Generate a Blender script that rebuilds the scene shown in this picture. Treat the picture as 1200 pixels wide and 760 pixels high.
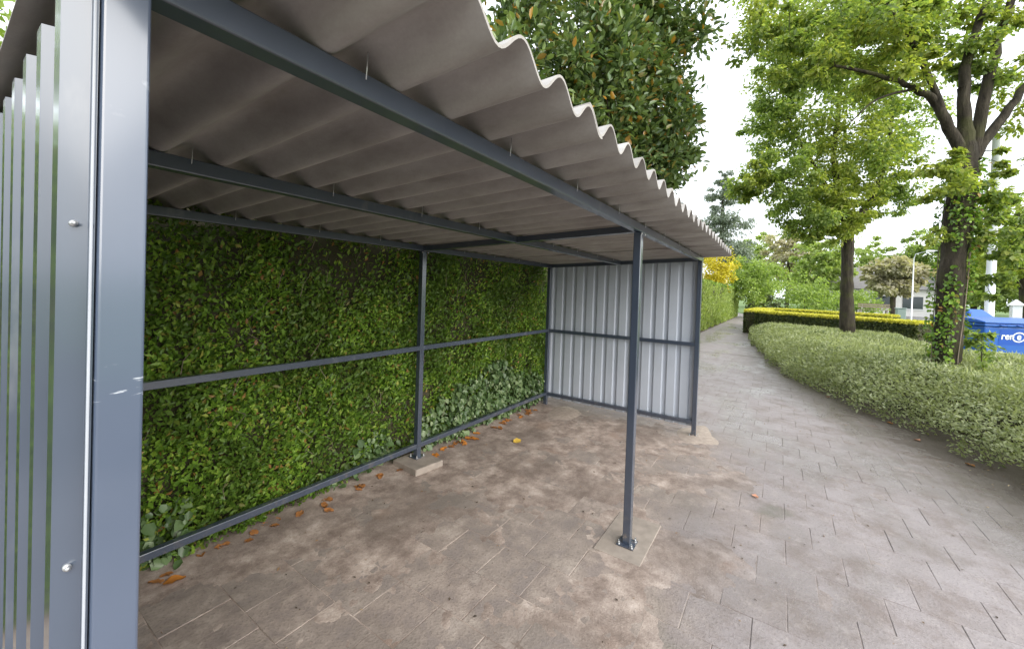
import bpy, math
import numpy as np
from mathutils import Vector, Matrix

for o in list(bpy.data.objects):
    bpy.data.objects.remove(o)
scene = bpy.context.scene
COL = scene.collection
RS = np.random.RandomState(7)

# ------------------------------------------------------------------ camera
cam_d = bpy.data.cameras.new('camera')
cam = bpy.data.objects.new('camera', cam_d)
COL.objects.link(cam)
CAM = np.array([-0.1253, -0.7235, 1.6])
_r = (0.55729, -0.82965, 0.03346)
_u = (-0.00793, 0.03498, 0.99936)
_f = (0.83028, 0.55719, -0.01291)
cam.matrix_world = Matrix(((_r[0], _u[0], -_f[0], CAM[0]),
                           (_r[1], _u[1], -_f[1], CAM[1]),
                           (_r[2], _u[2], -_f[2], CAM[2]),
                           (0, 0, 0, 1)))
cam_d.sensor_fit = 'HORIZONTAL'
cam_d.sensor_width = 36.0
cam_d.lens = 465.3 / 1200 * 36
cam_d.shift_y = -35.0 / 1200
cam_d.clip_start = 0.02
cam_d.clip_end = 2000
scene.camera = cam

# ------------------------------------------------------------------ light
SUN_EL, SUN_AZ = math.radians(30), math.radians(196)   # overcast; brightest sky over the path side
world = bpy.data.worlds.new('World')
scene.world = world
world.use_nodes = True
wn, wl = world.node_tree.nodes, world.node_tree.links
bg = wn['Background']
sky = wn.new('ShaderNodeTexSky')
sky.sky_type = 'NISHITA'
sky.sun_disc = False
sky.sun_elevation = SUN_EL
sky.sun_rotation = SUN_AZ
sky.air_density = 1.0
sky.dust_density = 6.0
mx = wn.new('ShaderNodeMix')
mx.data_type = 'RGBA'
mx.inputs[0].default_value = 0.86                 # closed cloud cover hides most of the blue
mx.inputs[7].default_value = (8.4, 8.9, 9.4, 1)
wl.new(sky.outputs[0], mx.inputs[6])
wl.new(mx.outputs[2], bg.inputs[0])
bg.inputs[1].default_value = 0.12
sun_d = bpy.data.lights.new('sun', 'SUN')
sun_d.energy = 1.5
sun_d.angle = math.radians(60)
sun_d.color = (1.0, 0.97, 0.92)
sun = bpy.data.objects.new('sun', sun_d)
COL.objects.link(sun)
_sd = Vector((math.sin(SUN_AZ) * math.cos(SUN_EL), math.cos(SUN_AZ) * math.cos(SUN_EL), math.sin(SUN_EL)))
sun.rotation_euler = _sd.to_track_quat('Z', 'Y').to_euler()
scene.view_settings.view_transform = 'Standard'
scene.view_settings.look = 'None'
scene.view_settings.gamma = 1.0
scene.view_settings.use_curve_mapping = False
scene.view_settings.exposure = 1.2
scene.cycles.max_bounces = 8
scene.cycles.diffuse_bounces = 5
scene.cycles.transmission_bounces = 4


# ------------------------------------------------------------------ material helpers
class NT:
    def __init__(s, name):
        s.m = bpy.data.materials.new(name)
        s.m.use_nodes = True
        s.n, s.l = s.m.node_tree.nodes, s.m.node_tree.links
        s.b = s.n['Principled BSDF']
        s.out = s.n['Material Output']

    def link(s, a, b): s.l.new(a, b)

    def pos(s): return s.n.new('ShaderNodeNewGeometry').outputs['Position']

    def obj(s): return s.n.new('ShaderNodeTexCoord').outputs['Object']

    def noise(s, scale, detail=3, vec=None, rough=0.55, mscale=None):
        t = s.n.new('ShaderNodeTexNoise')
        t.inputs['Scale'].default_value = scale
        t.inputs['Detail'].default_value = detail
        t.inputs['Roughness'].default_value = rough
        if vec is None: vec = s.pos()
        if mscale:
            mp = s.n.new('ShaderNodeMapping')
            mp.inputs['Scale'].default_value = mscale
            s.link(vec, mp.inputs[0]); vec = mp.outputs[0]
        s.link(vec, t.inputs['Vector'])
        return t.outputs[0]

    def ramp(s, fac, stops):
        r = s.n.new('ShaderNodeValToRGB')
        e = r.color_ramp.elements
        while len(e) < len(stops): e.new(0.5)
        for i, (p, c) in enumerate(stops):
            e[i].position = p
            if not isinstance(c, (tuple, list)): c = (c, c, c)
            e[i].color = (*c[:3], 1)
        s.link(fac, r.inputs[0])
        return r.outputs[0]

    def mix(s, fac, a, b, blend='MIX'):
        m = s.n.new('ShaderNodeMix'); m.data_type = 'RGBA'; m.blend_type = blend
        for v, i in ((fac, 0), (a, 6), (b, 7)):
            if hasattr(v, 'links') or hasattr(v, 'is_linked'): s.link(v, m.inputs[i])
            else: m.inputs[i].default_value = v if i == 0 else (*v[:3], 1)
        return m.outputs[2]

    def math(s, op, a, b=0.0, clamp=False):
        m = s.n.new('ShaderNodeMath'); m.operation = op; m.use_clamp = clamp
        for v, i in ((a, 0), (b, 1)):
            if hasattr(v, 'is_linked'): s.link(v, m.inputs[i])
            else: m.inputs[i].default_value = v
        return m.outputs[0]

    def smooth(s, v, a, b):
        m = s.n.new('ShaderNodeMapRange'); m.interpolation_type = 'SMOOTHSTEP'
        s.link(v, m.inputs[0]); m.inputs[1].default_value = a; m.inputs[2].default_value = b
        return m.outputs[0]

    def sep(s, v):
        x = s.n.new('ShaderNodeSeparateXYZ'); s.link(v, x.inputs[0]); return x.outputs

    def bump(s, h, strength=0.3, dist=0.01):
        b = s.n.new('ShaderNodeBump')
        b.inputs['Strength'].default_value = strength; b.inputs['Distance'].default_value = dist
        s.link(h, b.inputs['Height']); s.link(b.outputs[0], s.b.inputs['Normal'])

    def set(s, color=None, rough=None, spec=None, metal=None):
        for k, v in (('Base Color', color), ('Roughness', rough), ('Specular IOR Level', spec), ('Metallic', metal)):
            if v is None: continue
            if hasattr(v, 'is_linked'): s.link(v, s.b.inputs[k])
            elif isinstance(v, (tuple, list)): s.b.inputs[k].default_value = (*v[:3], 1)
            else: s.b.inputs[k].default_value = v
        return s.m


def leaf_mat(name, stops, trans=0.35, rough=0.45, clump=None, clump_scale=1.2, spec=0.4):
    t = NT(name)
    g = t.n.new('ShaderNodeNewGeometry')
    col = t.ramp(g.outputs['Random Per Island'], stops)
    if clump:
        n = t.noise(clump_scale, 2)
        f = t.smooth(n, 0.42, 0.62)
        col = t.mix(t.math('MULTIPLY', f, 0.75), col, clump)
    t.set(col, rough, spec)
    tr = t.n.new('ShaderNodeBsdfTranslucent')
    br = t.mix(1.0, col, (1.5, 1.6, 0.7), 'MULTIPLY')
    t.link(br, tr.inputs[0])
    ms = t.n.new('ShaderNodeMixShader'); ms.inputs[0].default_value = trans
    t.link(t.b.outputs[0], ms.inputs[1]); t.link(tr.outputs[0], ms.inputs[2])
    t.link(ms.outputs[0], t.out.inputs[0])
    return t.m


def plain(name, col, rough=0.6, var=0.15, scale=12, spec=0.4, metal=0.0, bump=0.0):
    t = NT(name)
    n = t.noise(scale, 4)
    c = t.mix(n, tuple(v * (1 - var) for v in col), tuple(min(1, v * (1 + var)) for v in col))
    if bump: t.bump(n, bump, 0.01)
    return t.set(c, rough, spec, metal)


M = {}


def steel(name, base, rough=0.33, scuffs=False):
    t = NT(name)
    p = t.pos()
    n1 = t.noise(3.0, 4, p)
    n2 = t.noise(60.0, 3, p)
    c = t.mix(n1, tuple(v * 0.88 for v in base), tuple(v * 1.12 for v in base))
    dust = t.smooth(t.noise(9, 5, p, mscale=(1, 1, 0.35)), 0.60, 0.80)
    c = t.mix(t.math('MULTIPLY', dust, 0.22), c, (0.36, 0.36, 0.34))
    if scuffs:                                   # corner post: scratched paint at chest height, faint pale patch near the top
        z = t.sep(p)[2]
        band = t.math('MULTIPLY', t.smooth(z, 1.430, 1.444), t.math('SUBTRACT', 1.0, t.smooth(z, 1.474, 1.486)))
        band2 = t.math('MULTIPLY', t.smooth(z, 1.80, 1.84), t.math('SUBTRACT', 1.0, t.smooth(z, 1.97, 2.0)))
        s1 = t.smooth(t.noise(40, 4, p, mscale=(0.8, 1, 4.5)), 0.60, 0.68)
        s2 = t.smooth(t.noise(30, 4, p), 0.62, 0.70)
        m = t.math('MAXIMUM', t.math('MULTIPLY', band, s1), t.math('MULTIPLY', t.math('MULTIPLY', band2, s2), 0.2))
        c = t.mix(m, c, (0.45, 0.48, 0.53))
    r = t.math('ADD', t.math('MULTIPLY', n1, 0.22), rough - 0.1)
    t.b.inputs['Coat Weight'].default_value = 1.0
    t.b.inputs['Coat IOR'].default_value = 1.65
    t.b.inputs['Coat Roughness'].default_value = 0.14
    grime = t.math('MULTIPLY', t.smooth(t.noise(13, 6, p, 0.7), 0.5, 0.72), t.math('SUBTRACT', 1.0, t.smooth(t.sep(p)[2], 0.02, 0.28)))
    c = t.mix(t.math('MULTIPLY', grime, 0.8), c, (0.20, 0.165, 0.135))
    t.bump(n2, 0.04, 0.002)
    return t.set(c, r, 0.5)


M['steel'] = steel('anthracite_steel', (0.044, 0.058, 0.086), 0.32)
M['post_near'] = steel('sky_sheen_scuffed_steel', (0.066, 0.088, 0.135), 0.30, True)  # paler, bluer base than the other posts: sky reflection painted into the colour
M['sheet_out'] = steel('grey_blue_coated_sheet', (0.054, 0.072, 0.106), 0.30)
M['sheet_in'] = steel('pale_sheet_back', (0.46, 0.50, 0.57), 0.36)
M['galv'] = plain('galvanised', (0.55, 0.56, 0.57), 0.35, 0.2, 40, metal=0.7)


def fibre():
    t = NT('fibre_cement')
    p = t.pos()
    n = t.noise(3.0, 8, p, 0.68, (1.6, 0.6, 1))
    fine = t.noise(140, 2, p)
    c = t.ramp(n, [(0.28, (0.235, 0.215, 0.200)), (0.5, (0.36, 0.340, 0.322)), (0.72, (0.48, 0.460, 0.445))])
    c = t.mix(t.math('MULTIPLY', fine, 0.28), c, (0.20, 0.18, 0.165))
    st = t.smooth(t.noise(7, 5, p, mscale=(1.5, 0.25, 1)), 0.62, 0.78)
    c = t.mix(t.math('MULTIPLY', st, 0.45), c, (0.150, 0.130, 0.115))
    t.bump(fine, 0.12, 0.003)
    return t.set(c, 0.62, 0.35)


M['fibre'] = fibre()


def shelter_mask(t, p):
    """1 where soil has been trodden over the slabs: under the roof, with a ragged edge"""
    x, y, z = t.sep(p)
    n = t.noise(1.7, 4, p)
    off = t.math('MULTIPLY', t.math('SUBTRACT', n, 0.5), 1.5)
    y2 = t.math('ADD', y, off)
    x2 = t.math('ADD', x, off)
    a = t.smooth(y2, -0.85, 0.15)
    b = t.math('SUBTRACT', 1.0, t.smooth(x2, 4.5, 5.6))
    return t.math('MULTIPLY', a, b)


BED_EDGE = [(-8, -4.6), (0, -3.9), (3.0, -3.35), (4.6, -2.95), (5.55, -2.66), (6.07, -2.48), (6.78, -2.25), (7.84, -1.75), (8.92, -1.39), (10.87, -0.9), (14.3, -0.4), (18.0, -0.06), (20.3, 0.08)]


def paving(name, joint=False):
    t = NT(name)
    p = t.pos()
    oi = t.n.new('ShaderNodeObjectInfo').outputs['Random']
    isl = t.n.new('ShaderNodeNewGeometry').outputs['Random Per Island']
    rnd = t.math('FRACT', t.math('ADD', oi, isl))
    msk = shelter_mask(t, p)
    big = t.noise(1.1, 5, p)
    mid = t.noise(6.5, 6, p, 0.65)
    fine = t.noise(75, 3, p)
    gr = t.noise(230, 2, p)
    # dirt washed out of the shrub bed: follows the curved edge of the bed
    x, y, z = t.sep(p)
    u = t.math('DIVIDE', x, 20.0)
    ed = t.ramp(u, [(q[0] / 20.0, (q[1] + 4.0) / 5.0) for q in BED_EDGE if 2.5 < q[0] < 19][:10])
    dist = t.math('SUBTRACT', y, t.math('SUBTRACT', t.math('MULTIPLY', ed, 5.0), 4.0))
    dist = t.math('ADD', dist, t.math('MULTIPLY', t.math('SUBTRACT', mid, 0.5), 0.9))
    silt = t.math('SUBTRACT', 1.0, t.smooth(dist, 0.2, 1.35))
    if joint:
        c = t.mix(msk, t.ramp(mid, [(0.3, (0.16, 0.135, 0.122)), (0.7, (0.29, 0.255, 0.24))]),
                  t.ramp(mid, [(0.3, (0.22, 0.185, 0.15)), (0.6, (0.40, 0.345, 0.29))]))
        c = t.mix(t.math('MULTIPLY', silt, 0.7), c, (0.085, 0.068, 0.052))
        t.bump(fine, 0.4, 0.004)
        return t.set(c, 0.85, 0.2)
    slab = t.ramp(rnd, [(0.0, (0.262, 0.228, 0.226)), (0.5, (0.280, 0.246, 0.246)), (1.0, (0.298, 0.264, 0.266))])
    grime = t.smooth(t.noise(3.2, 8, p, 0.72), 0.42, 0.68)
    slab = t.mix(t.math('MULTIPLY', grime, 0.8), slab, (0.175, 0.138, 0.122))
    damp = t.smooth(t.noise(0.9, 6, p, 0.6, (0.6, 1.3, 1)), 0.46, 0.62)
    slab = t.mix(t.math('MULTIPLY', damp, 0.28), slab, (0.150, 0.128, 0.122))
    slab = t.mix(t.math('MULTIPLY', t.smooth(t.noise(11, 6, p, 0.7), 0.5, 0.7), 0.4), slab, (0.38, 0.335, 0.32))
    slab = t.mix(t.math('MULTIPLY', t.smooth(fine, 0.54, 0.72), 0.5), slab, (0.12, 0.105, 0.092))
    slab = t.mix(t.math('MULTIPLY', t.smooth(gr, 0.60, 0.72), 0.45), slab, (0.42, 0.39, 0.36))
    moss = t.smooth(t.noise(0.8, 5, p), 0.64, 0.72)
    slab = t.mix(t.math('MULTIPLY', moss, 0.55), slab, (0.13, 0.135, 0.105))
    slab = t.mix(t.math('MULTIPLY', silt, 0.85), slab, t.ramp(fine, [(0.35, (0.075, 0.060, 0.047)), (0.65, (0.16, 0.135, 0.112))]))
    soil = t.ramp(mid, [(0.25, (0.165, 0.128, 0.106)), (0.45, (0.25, 0.202, 0.172)), (0.60, (0.34, 0.28, 0.242)), (0.78, (0.45, 0.38, 0.335))])
    soil = t.mix(t.math('MULTIPLY', t.smooth(big, 0.48, 0.66), 0.6), soil, (0.150, 0.128, 0.110))
    soil = t.mix(t.math('MULTIPLY', rnd, 0.30), soil, (0.215, 0.190, 0.168))
    sand = t.math('MULTIPLY', t.smooth(t.noise(2.6, 8, p, 0.75), 0.53, 0.66), 0.65)
    soil = t.mix(sand, soil, (0.44, 0.375, 0.32))
    soil = t.mix(t.math('MULTIPLY', t.smooth(fine, 0.52, 0.72), 0.5), soil, (0.125, 0.10, 0.082))
    cover = t.math('MULTIPLY', msk, t.smooth(t.math('ADD', mid, t.math('MULTIPLY', big, 0.4)), 0.38, 0.72))
    c = t.mix(t.math('MULTIPLY', t.math('MAXIMUM', cover, t.math('MULTIPLY', msk, 0.78)), 0.97), slab, soil)
    wet = t.math('SUBTRACT', 1.0, damp)
    r_out = t.math('ADD', t.math('MULTIPLY', wet, 0.34), 0.20)
    r_out = t.math('ADD', r_out, t.math('MULTIPLY', fine, 0.12))
    r = t.math('ADD', t.math('MULTIPLY', r_out, t.math('SUBTRACT', 1.0, msk)), t.math('MULTIPLY', msk, 0.74))
    h = t.math('ADD', t.math('MULTIPLY', fine, 0.9), t.math('MULTIPLY', mid, 1.6))
    t.bump(h, 0.5, 0.006)
    return t.set(c, r, 0.42)


M['slab'] = paving('paving_slab')
M['joint'] = paving('paving_joint', True)
def film_mat():
    t = NT('trodden_soil')
    p = t.pos()
    msk = shelter_mask(t, p)
    mid = t.noise(5.5, 8, p, 0.72)
    big = t.noise(1.15, 4, p)
    fine = t.noise(90, 4, p, 0.7)
    a = t.ramp(mid, [(0.30, (0.150, 0.112, 0.092)), (0.45, (0.268, 0.210, 0.178)), (0.57, (0.40, 0.326, 0.280)), (0.70, (0.56, 0.475, 0.42))])
    a = t.mix(t.math('MULTIPLY', t.smooth(big, 0.46, 0.62), 0.62), a, (0.160, 0.126, 0.106))
    b = t.ramp(mid, [(0.30, (0.135, 0.108, 0.092)), (0.5, (0.250, 0.214, 0.200)), (0.70, (0.34, 0.300, 0.288))])
    x, y, z = t.sep(p)
    ed = t.ramp(t.math('DIVIDE', x, 20.0), [(q[0] / 20.0, (q[1] + 4.0) / 5.0) for q in BED_EDGE if 2.5 < q[0] < 19][:10])
    dist = t.math('SUBTRACT', y, t.math('SUBTRACT', t.math('MULTIPLY', ed, 5.0), 4.0))
    b = t.mix(t.math('MULTIPLY', t.math('SUBTRACT', 1.0, t.smooth(dist, 0.3, 1.1)), 0.85), b, (0.085, 0.068, 0.052))
    c = t.mix(msk, b, a)
    red = t.smooth(t.noise(2.1, 5, p), 0.58, 0.72)
    c = t.mix(t.math('MULTIPLY', red, 0.45), c, (0.30, 0.205, 0.155))
    c = t.mix(t.math('MULTIPLY', t.smooth(fine, 0.55, 0.72), 0.55), c, (0.085, 0.068, 0.055))
    c = t.mix(t.math('MULTIPLY', t.math('SUBTRACT', 1.0, t.smooth(fine, 0.30, 0.42)), 0.4), c, (0.48, 0.42, 0.36))
    t.bump(fine, 0.6, 0.005)
    return t.set(c, 0.78, 0.3)


M['film'] = film_mat()
M['concrete'] = plain('pale_concrete', (0.295, 0.252, 0.215), 0.8, 0.42, 11, bump=0.3)
M['mortar'] = plain('spilt_mortar', (0.345, 0.285, 0.24), 0.85, 0.45, 22, bump=0.4)
M['soil'] = plain('garden_soil', (0.105, 0.082, 0.062), 0.9, 0.45, 9, bump=0.6)
M['grass'] = plain('lawn', (0.10, 0.165, 0.035), 0.85, 0.35, 3, bump=0.3)
M['road'] = plain('road_surface', (0.19, 0.185, 0.185), 0.55, 0.15, 4)
M['hedge_core'] = plain('shaded_twigs', (0.050, 0.044, 0.024), 0.9, 0.5, 25, bump=0.5)  # twig brown kept dark so gaps between leaves read as shade
M['bark'] = NT('bark')
_t = M['bark']
_p = _t.pos()
_n = _t.noise(14, 6, _p, 0.7, (1, 1, 0.22))
_c = _t.ramp(_n, [(0.3, (0.016, 0.013, 0.010)), (0.55, (0.050, 0.041, 0.030)), (0.85, (0.115, 0.098, 0.072))])
_c = _t.mix(_t.math('MULTIPLY', _t.smooth(_t.noise(3, 4, _p), 0.48, 0.66), 0.55), _c, (0.062, 0.066, 0.020))
_t.bump(_n, 1.0, 0.05)
M['bark'] = _t.set(_c, 0.85, 0.2)

M['leaf_hedge'] = leaf_mat('hedge_leaf', [(0.0, (0.045, 0.085, 0.014)), (0.30, (0.105, 0.200, 0.024)), (0.60, (0.180, 0.315, 0.036)),
                                           (0.88, (0.290, 0.430, 0.058)), (0.955, (0.37, 0.40, 0.08)), (0.972, (0.34, 0.175, 0.06))], 0.3, 0.42,
                           (0.080, 0.145, 0.022), 2.4)
M['leaf_ivy'] = leaf_mat('ivy_leaf', [(0.0, (0.05, 0.09, 0.032)), (0.5, (0.105, 0.170, 0.065)), (0.9, (0.19, 0.26, 0.12)), (1.0, (0.27, 0.33, 0.18))], 0.15, 0.32)
M['leaf_evergreen'] = leaf_mat('evergreen_leaf', [(0.0, (0.065, 0.105, 0.040)), (0.45, (0.125, 0.185, 0.066)), (0.80, (0.215, 0.280, 0.110)),
                                                   (0.91, (0.19, 0.22, 0.06)), (0.955, (0.26, 0.17, 0.06)), (0.985, (0.40, 0.21, 0.03))], 0.22, 0.22, None, spec=0.6)
M['leaf_maple'] = leaf_mat('spring_leaf', [(0.0, (0.105, 0.155, 0.048)), (0.5, (0.190, 0.255, 0.078)), (0.85, (0.285, 0.350, 0.115)), (1.0, (0.41, 0.46, 0.18))], 0.55, 0.5)
M['leaf_maple_yellow'] = leaf_mat('yellow_green_leaf', [(0.0, (0.165, 0.205, 0.045)), (0.6, (0.275, 0.315, 0.070)), (1.0, (0.40, 0.41, 0.11))], 0.5, 0.5)
M['leaf_bed'] = leaf_mat('grey_green_leaf', [(0.0, (0.13, 0.165, 0.075)), (0.45, (0.30, 0.330, 0.185)), (0.8, (0.45, 0.475, 0.30)), (1.0, (0.56, 0.58, 0.41))], 0.35, 0.5,
                         (0.27, 0.30, 0.135), 1.6)
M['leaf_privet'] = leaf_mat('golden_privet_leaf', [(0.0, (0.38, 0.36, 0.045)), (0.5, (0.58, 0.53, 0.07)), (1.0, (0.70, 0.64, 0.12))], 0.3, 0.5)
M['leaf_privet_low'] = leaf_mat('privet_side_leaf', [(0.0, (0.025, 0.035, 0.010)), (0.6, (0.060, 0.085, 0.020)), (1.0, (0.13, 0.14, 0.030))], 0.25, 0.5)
M['leaf_far'] = leaf_mat('far_spring_leaf', [(0.0, (0.19, 0.255, 0.075)), (0.5, (0.28, 0.355, 0.11)), (1.0, (0.38, 0.44, 0.16))], 0.4, 0.6)
M['leaf_bright'] = leaf_mat('bright_shrub_leaf', [(0.0, (0.125, 0.185, 0.045)), (0.5, (0.225, 0.305, 0.070)), (1.0, (0.33, 0.41, 0.11))], 0.4, 0.5)
M['leaf_pine'] = leaf_mat('blue_green_needles', [(0.0, (0.14, 0.175, 0.135)), (0.5, (0.21, 0.25, 0.195)), (1.0, (0.28, 0.32, 0.25))], 0.15, 0.6)
M['leaf_yellow'] = leaf_mat('yellow_shrub_leaf', [(0.0, (0.32, 0.26, 0.015)), (0.6, (0.52, 0.43, 0.025)), (1.0, (0.65, 0.55, 0.06))], 0.35, 0.5)
M['leaf_purple'] = leaf_mat('dusky_tree_leaf', [(0.0, (0.27, 0.25, 0.17)), (0.5, (0.38, 0.345, 0.25)), (1.0, (0.47, 0.43, 0.31))], 0.35, 0.6)
M['leaf_dead'] = leaf_mat('fallen_leaf', [(0.0, (0.22, 0.085, 0.03)), (0.5, (0.36, 0.145, 0.045)), (1.0, (0.44, 0.24, 0.10))], 0.15, 0.6)
M['blue'] = plain('blue_plastic', (0.022, 0.105, 0.42), 0.42, 0.12, 6)
M['blue_panel'] = plain('deep_blue_panel', (0.012, 0.075, 0.40), 0.4, 0.06, 6)
M['white'] = plain('white_paint', (0.72, 0.73, 0.74), 0.5, 0.08, 5)
M['trim'] = plain('pale_sheet_edge', (0.36, 0.38, 0.42), 0.4, 0.2, 9)
M['dark'] = plain('black_rubber', (0.02, 0.02, 0.022), 0.6, 0.2, 20)
M['render_wall'] = plain('pale_render', (0.66, 0.64, 0.62), 0.8, 0.08, 2)
M['roof_tile'] = plain('grey_roof_tile', (0.17, 0.16, 0.155), 0.7, 0.2, 3)
M['glass'] = plain('window_glass', (0.035, 0.045, 0.05), 0.08, 0.1, 2, 0.6)
M['greybox'] = plain('grey_green_cabinet', (0.22, 0.27, 0.26), 0.55, 0.1, 6)
M['wood'] = plain('weathered_wood', (0.22, 0.175, 0.13), 0.75, 0.25, 8)


# ------------------------------------------------------------------ mesh helpers
class MB:
    def __init__(s): s.v, s.f, s.smooth = [], [], []

    def add(s, vs, fs, smooth=False):
        o = len(s.v)
        s.v += [tuple(map(float, v)) for v in vs]
        s.f += [tuple(i + o for i in f) for f in fs]
        s.smooth += [smooth] * len(fs)
        return s

    def hexa(s, b, t):
        """b, t: four bottom and four top corners, counter-clockwise from above"""
        return s.add(list(b) + list(t), [(3, 2, 1, 0), (4, 5, 6, 7), (0, 1, 5, 4), (1, 2, 6, 5), (2, 3, 7, 6), (3, 0, 4, 7)])

    def box(s, x0, x1, y0, y1, z0, z1):
        return s.hexa([(x0, y0, z0), (x1, y0, z0), (x1, y1, z0), (x0, y1, z0)], [(x0, y0, z1), (x1, y0, z1), (x1, y1, z1), (x0, y1, z1)])

    def tube(s, pts, rad, n=8, cap=True):
        pts = [Vector(p) for p in pts]
        if not hasattr(rad, '__len__'): rad = [rad] * len(pts)
        vs, fs = [], []
        ref = Vector((0.37, 0.21, 0.9)).normalized()
        for i, p in enumerate(pts):
            d = (pts[min(i + 1, len(pts) - 1)] - pts[max(i - 1, 0)]).normalized()
            a = d.cross(ref)
            if a.length < 0.05: a = d.cross(Vector((1, 0, 0)))
            a.normalize(); b = d.cross(a)
            for k in range(n):
                t = 2 * math.pi * k / n
                vs.append(p + (a * math.cos(t) + b * math.sin(t)) * rad[i])
        for i in range(len(pts) - 1):
            for k in range(n):
                k2 = (k + 1) % n
                fs.append((i * n + k, i * n + k2, (i + 1) * n + k2, (i + 1) * n + k))
        if cap:
            fs.append(tuple(range(n))); fs.append(tuple((len(pts) - 1) * n + k for k in reversed(range(n))))
        return s.add(vs, fs, True)

    def build(s, name, mat, parent=None, bevel=0.0, seg=2):
        me = bpy.data.meshes.new(name)
        me.from_pydata(s.v, [], s.f)
        me.polygons.foreach_set('use_smooth', s.smooth)
        me.materials.append(mat)
        me.update()
        o = bpy.data.objects.new(name, me)
        COL.objects.link(o)
        if parent: o.parent = parent
        if bevel:
            b = o.modifiers.new('bevel', 'BEVEL')
            b.width = bevel; b.segments = seg; b.limit_method = 'ANGLE'; b.angle_limit = math.radians(40)
        return o


def fixn(o):
    import bmesh
    bm = bmesh.new(); bm.from_mesh(o.data)
    bmesh.ops.recalc_face_normals(bm, faces=bm.faces)
    bm.to_mesh(o.data); bm.free()
    return o


def tag(o, label=None, cat=None, group=None, kind=None):
    if label: o['label'] = label
    if cat: o['category'] = cat
    if group: o['group'] = group
    if kind: o['kind'] = kind
    return o


def empty(name, loc=(0, 0, 0)):
    o = bpy.data.objects.new(name, None)
    o.empty_display_size = 0.2
    o.location = loc
    COL.objects.link(o)
    return o


def under(parent, o):
    """parent o (built in world coordinates) without moving it"""
    o.parent = parent
    o.matrix_parent_inverse = Matrix.Translation(parent.location).inverted()
    return o


def unit(a):
    return a / np.maximum(np.linalg.norm(a, axis=-1, keepdims=True), 1e-9)


def leaves(name, pos, axis, nrm, size, aspect, mat, parent=None, shape=4, fold=0.25, curl=0.12, rs=None):
    """one small folded blade per position; every leaf is its own island"""
    pos = np.asarray(pos, float); N = len(pos)
    a = unit(np.asarray(axis, float)); s = unit(np.cross(nrm, a)); n = np.cross(a, s)
    L = np.broadcast_to(np.asarray(size, float), (N,))[:, None]
    Wd = L * aspect * 0.5
    if shape == 4:
        vs = [pos - a * L * .5, pos - s * Wd + n * Wd * fold, pos + a * L * .5 - n * L * curl, pos + s * Wd + n * Wd * fold]
        faces = np.array([[0, 1, 2], [0, 2, 3]])
    else:
        vs = [pos - a * L * .5, pos - a * L * .18 - s * Wd * .95 + n * Wd * fold, pos + a * L * .2 - s * Wd * .8 + n * (Wd * fold - L * curl * .4),
              pos + a * L * .5 - n * L * curl, pos + a * L * .2 + s * Wd * .8 + n * (Wd * fold - L * curl * .4), pos - a * L * .18 + s * Wd * .95 + n * Wd * fold]
        faces = np.array([[0, 1, 2, 3], [0, 3, 4, 5]])
    k = len(vs)
    V = np.stack(vs, 1).reshape(-1, 3)
    F = (faces[None] + (np.arange(N) * k)[:, None, None]).reshape(-1, faces.shape[1])
    me = bpy.data.meshes.new(name)
    me.vertices.add(len(V)); me.vertices.foreach_set('co', V.astype(np.float32).ravel())
    me.loops.add(F.size); me.loops.foreach_set('vertex_index', F.astype(np.int32).ravel())
    me.polygons.add(len(F)); me.polygons.foreach_set('loop_start', (np.arange(len(F)) * F.shape[1]).astype(np.int32))
    me.update(calc_edges=True)
    me.materials.append(mat)
    o = bpy.data.objects.new(name, me)
    COL.objects.link(o)
    if parent: under(parent, o)
    return o


def rnd_dirs(n, rs=RS):
    return unit(rs.normal(size=(n, 3)))


_tab = np.random.RandomState(3).rand(64, 64, 64)


def vnoise(p, scale):
    """cheap smooth value noise, 0..1"""
    q = np.asarray(p, float) * scale
    i = np.floor(q).astype(int); f = q - i; f = f * f * (3 - 2 * f)
    r = 0
    for dx in (0, 1):
        for dy in (0, 1):
            for dz in (0, 1):
                w = (f[..., 0] if dx else 1 - f[..., 0]) * (f[..., 1] if dy else 1 - f[..., 1]) * (f[..., 2] if dz else 1 - f[..., 2])
                r = r + w * _tab[(i[..., 0] + dx) % 64, (i[..., 1] + dy) % 64, (i[..., 2] + dz) % 64]
    return r


# ------------------------------------------------------------------ setting: ground
def sheet(name, pts, z, mat):
    return MB().add([(x, y, z) for x, y in pts], [tuple(range(len(pts)))]).build(name, mat)


tag(sheet('ground', [(-300, -600), (900, -600), (900, 600), (-300, 600)], -0.035, M['grass']), kind='structure')
path_poly = BED_EDGE + [(24, 0.25), (32, 0.5), (40, 1.0), (46, 2.6), (46, 3.6), (40, 2.2), (34, 2.02), (-8, 2.02)]
path = tag(sheet('path', path_poly, -0.0035, M['joint']), kind='structure')
far_x = 12.48
fp = [(far_x, -0.64)] + [p for p in BED_EDGE if p[0] > far_x] + [(24, 0.25), (32, 0.5), (40, 1.0), (46, 2.6), (46, 3.6), (40, 2.2), (34, 2.02), (far_x, 2.02)]
tag(sheet('far_path', fp, 0.0, M['slab']), kind='structure')
tag(sheet('hedge_soil', [(-8, 2.0), (38, 2.0), (38, 4.2), (-8, 4.2)], -0.012, M['soil']), kind='structure')
bed_back = [(20.0, -1.0), (16.9, -4.2), (13.4, -3.7), (11.3, -4.0), (9.6, -5.0), (7.5, -6.4), (4.0, -7.5), (-8, -9)]
tag(sheet('bed_soil', BED_EDGE + bed_back, -0.018, M['soil']), kind='structure')
tag(sheet('road', [(13, -30), (16, -30), (60, -9.0), (120, -8), (120, -16), (60, -15), (30, -30)], -0.012, M['road']), kind='structure')

# paving slabs: half-bond, one module 0.29 m
MOD, GAP, X0, Y0 = 0.29, 0.0032, 1.34, 0.78


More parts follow.
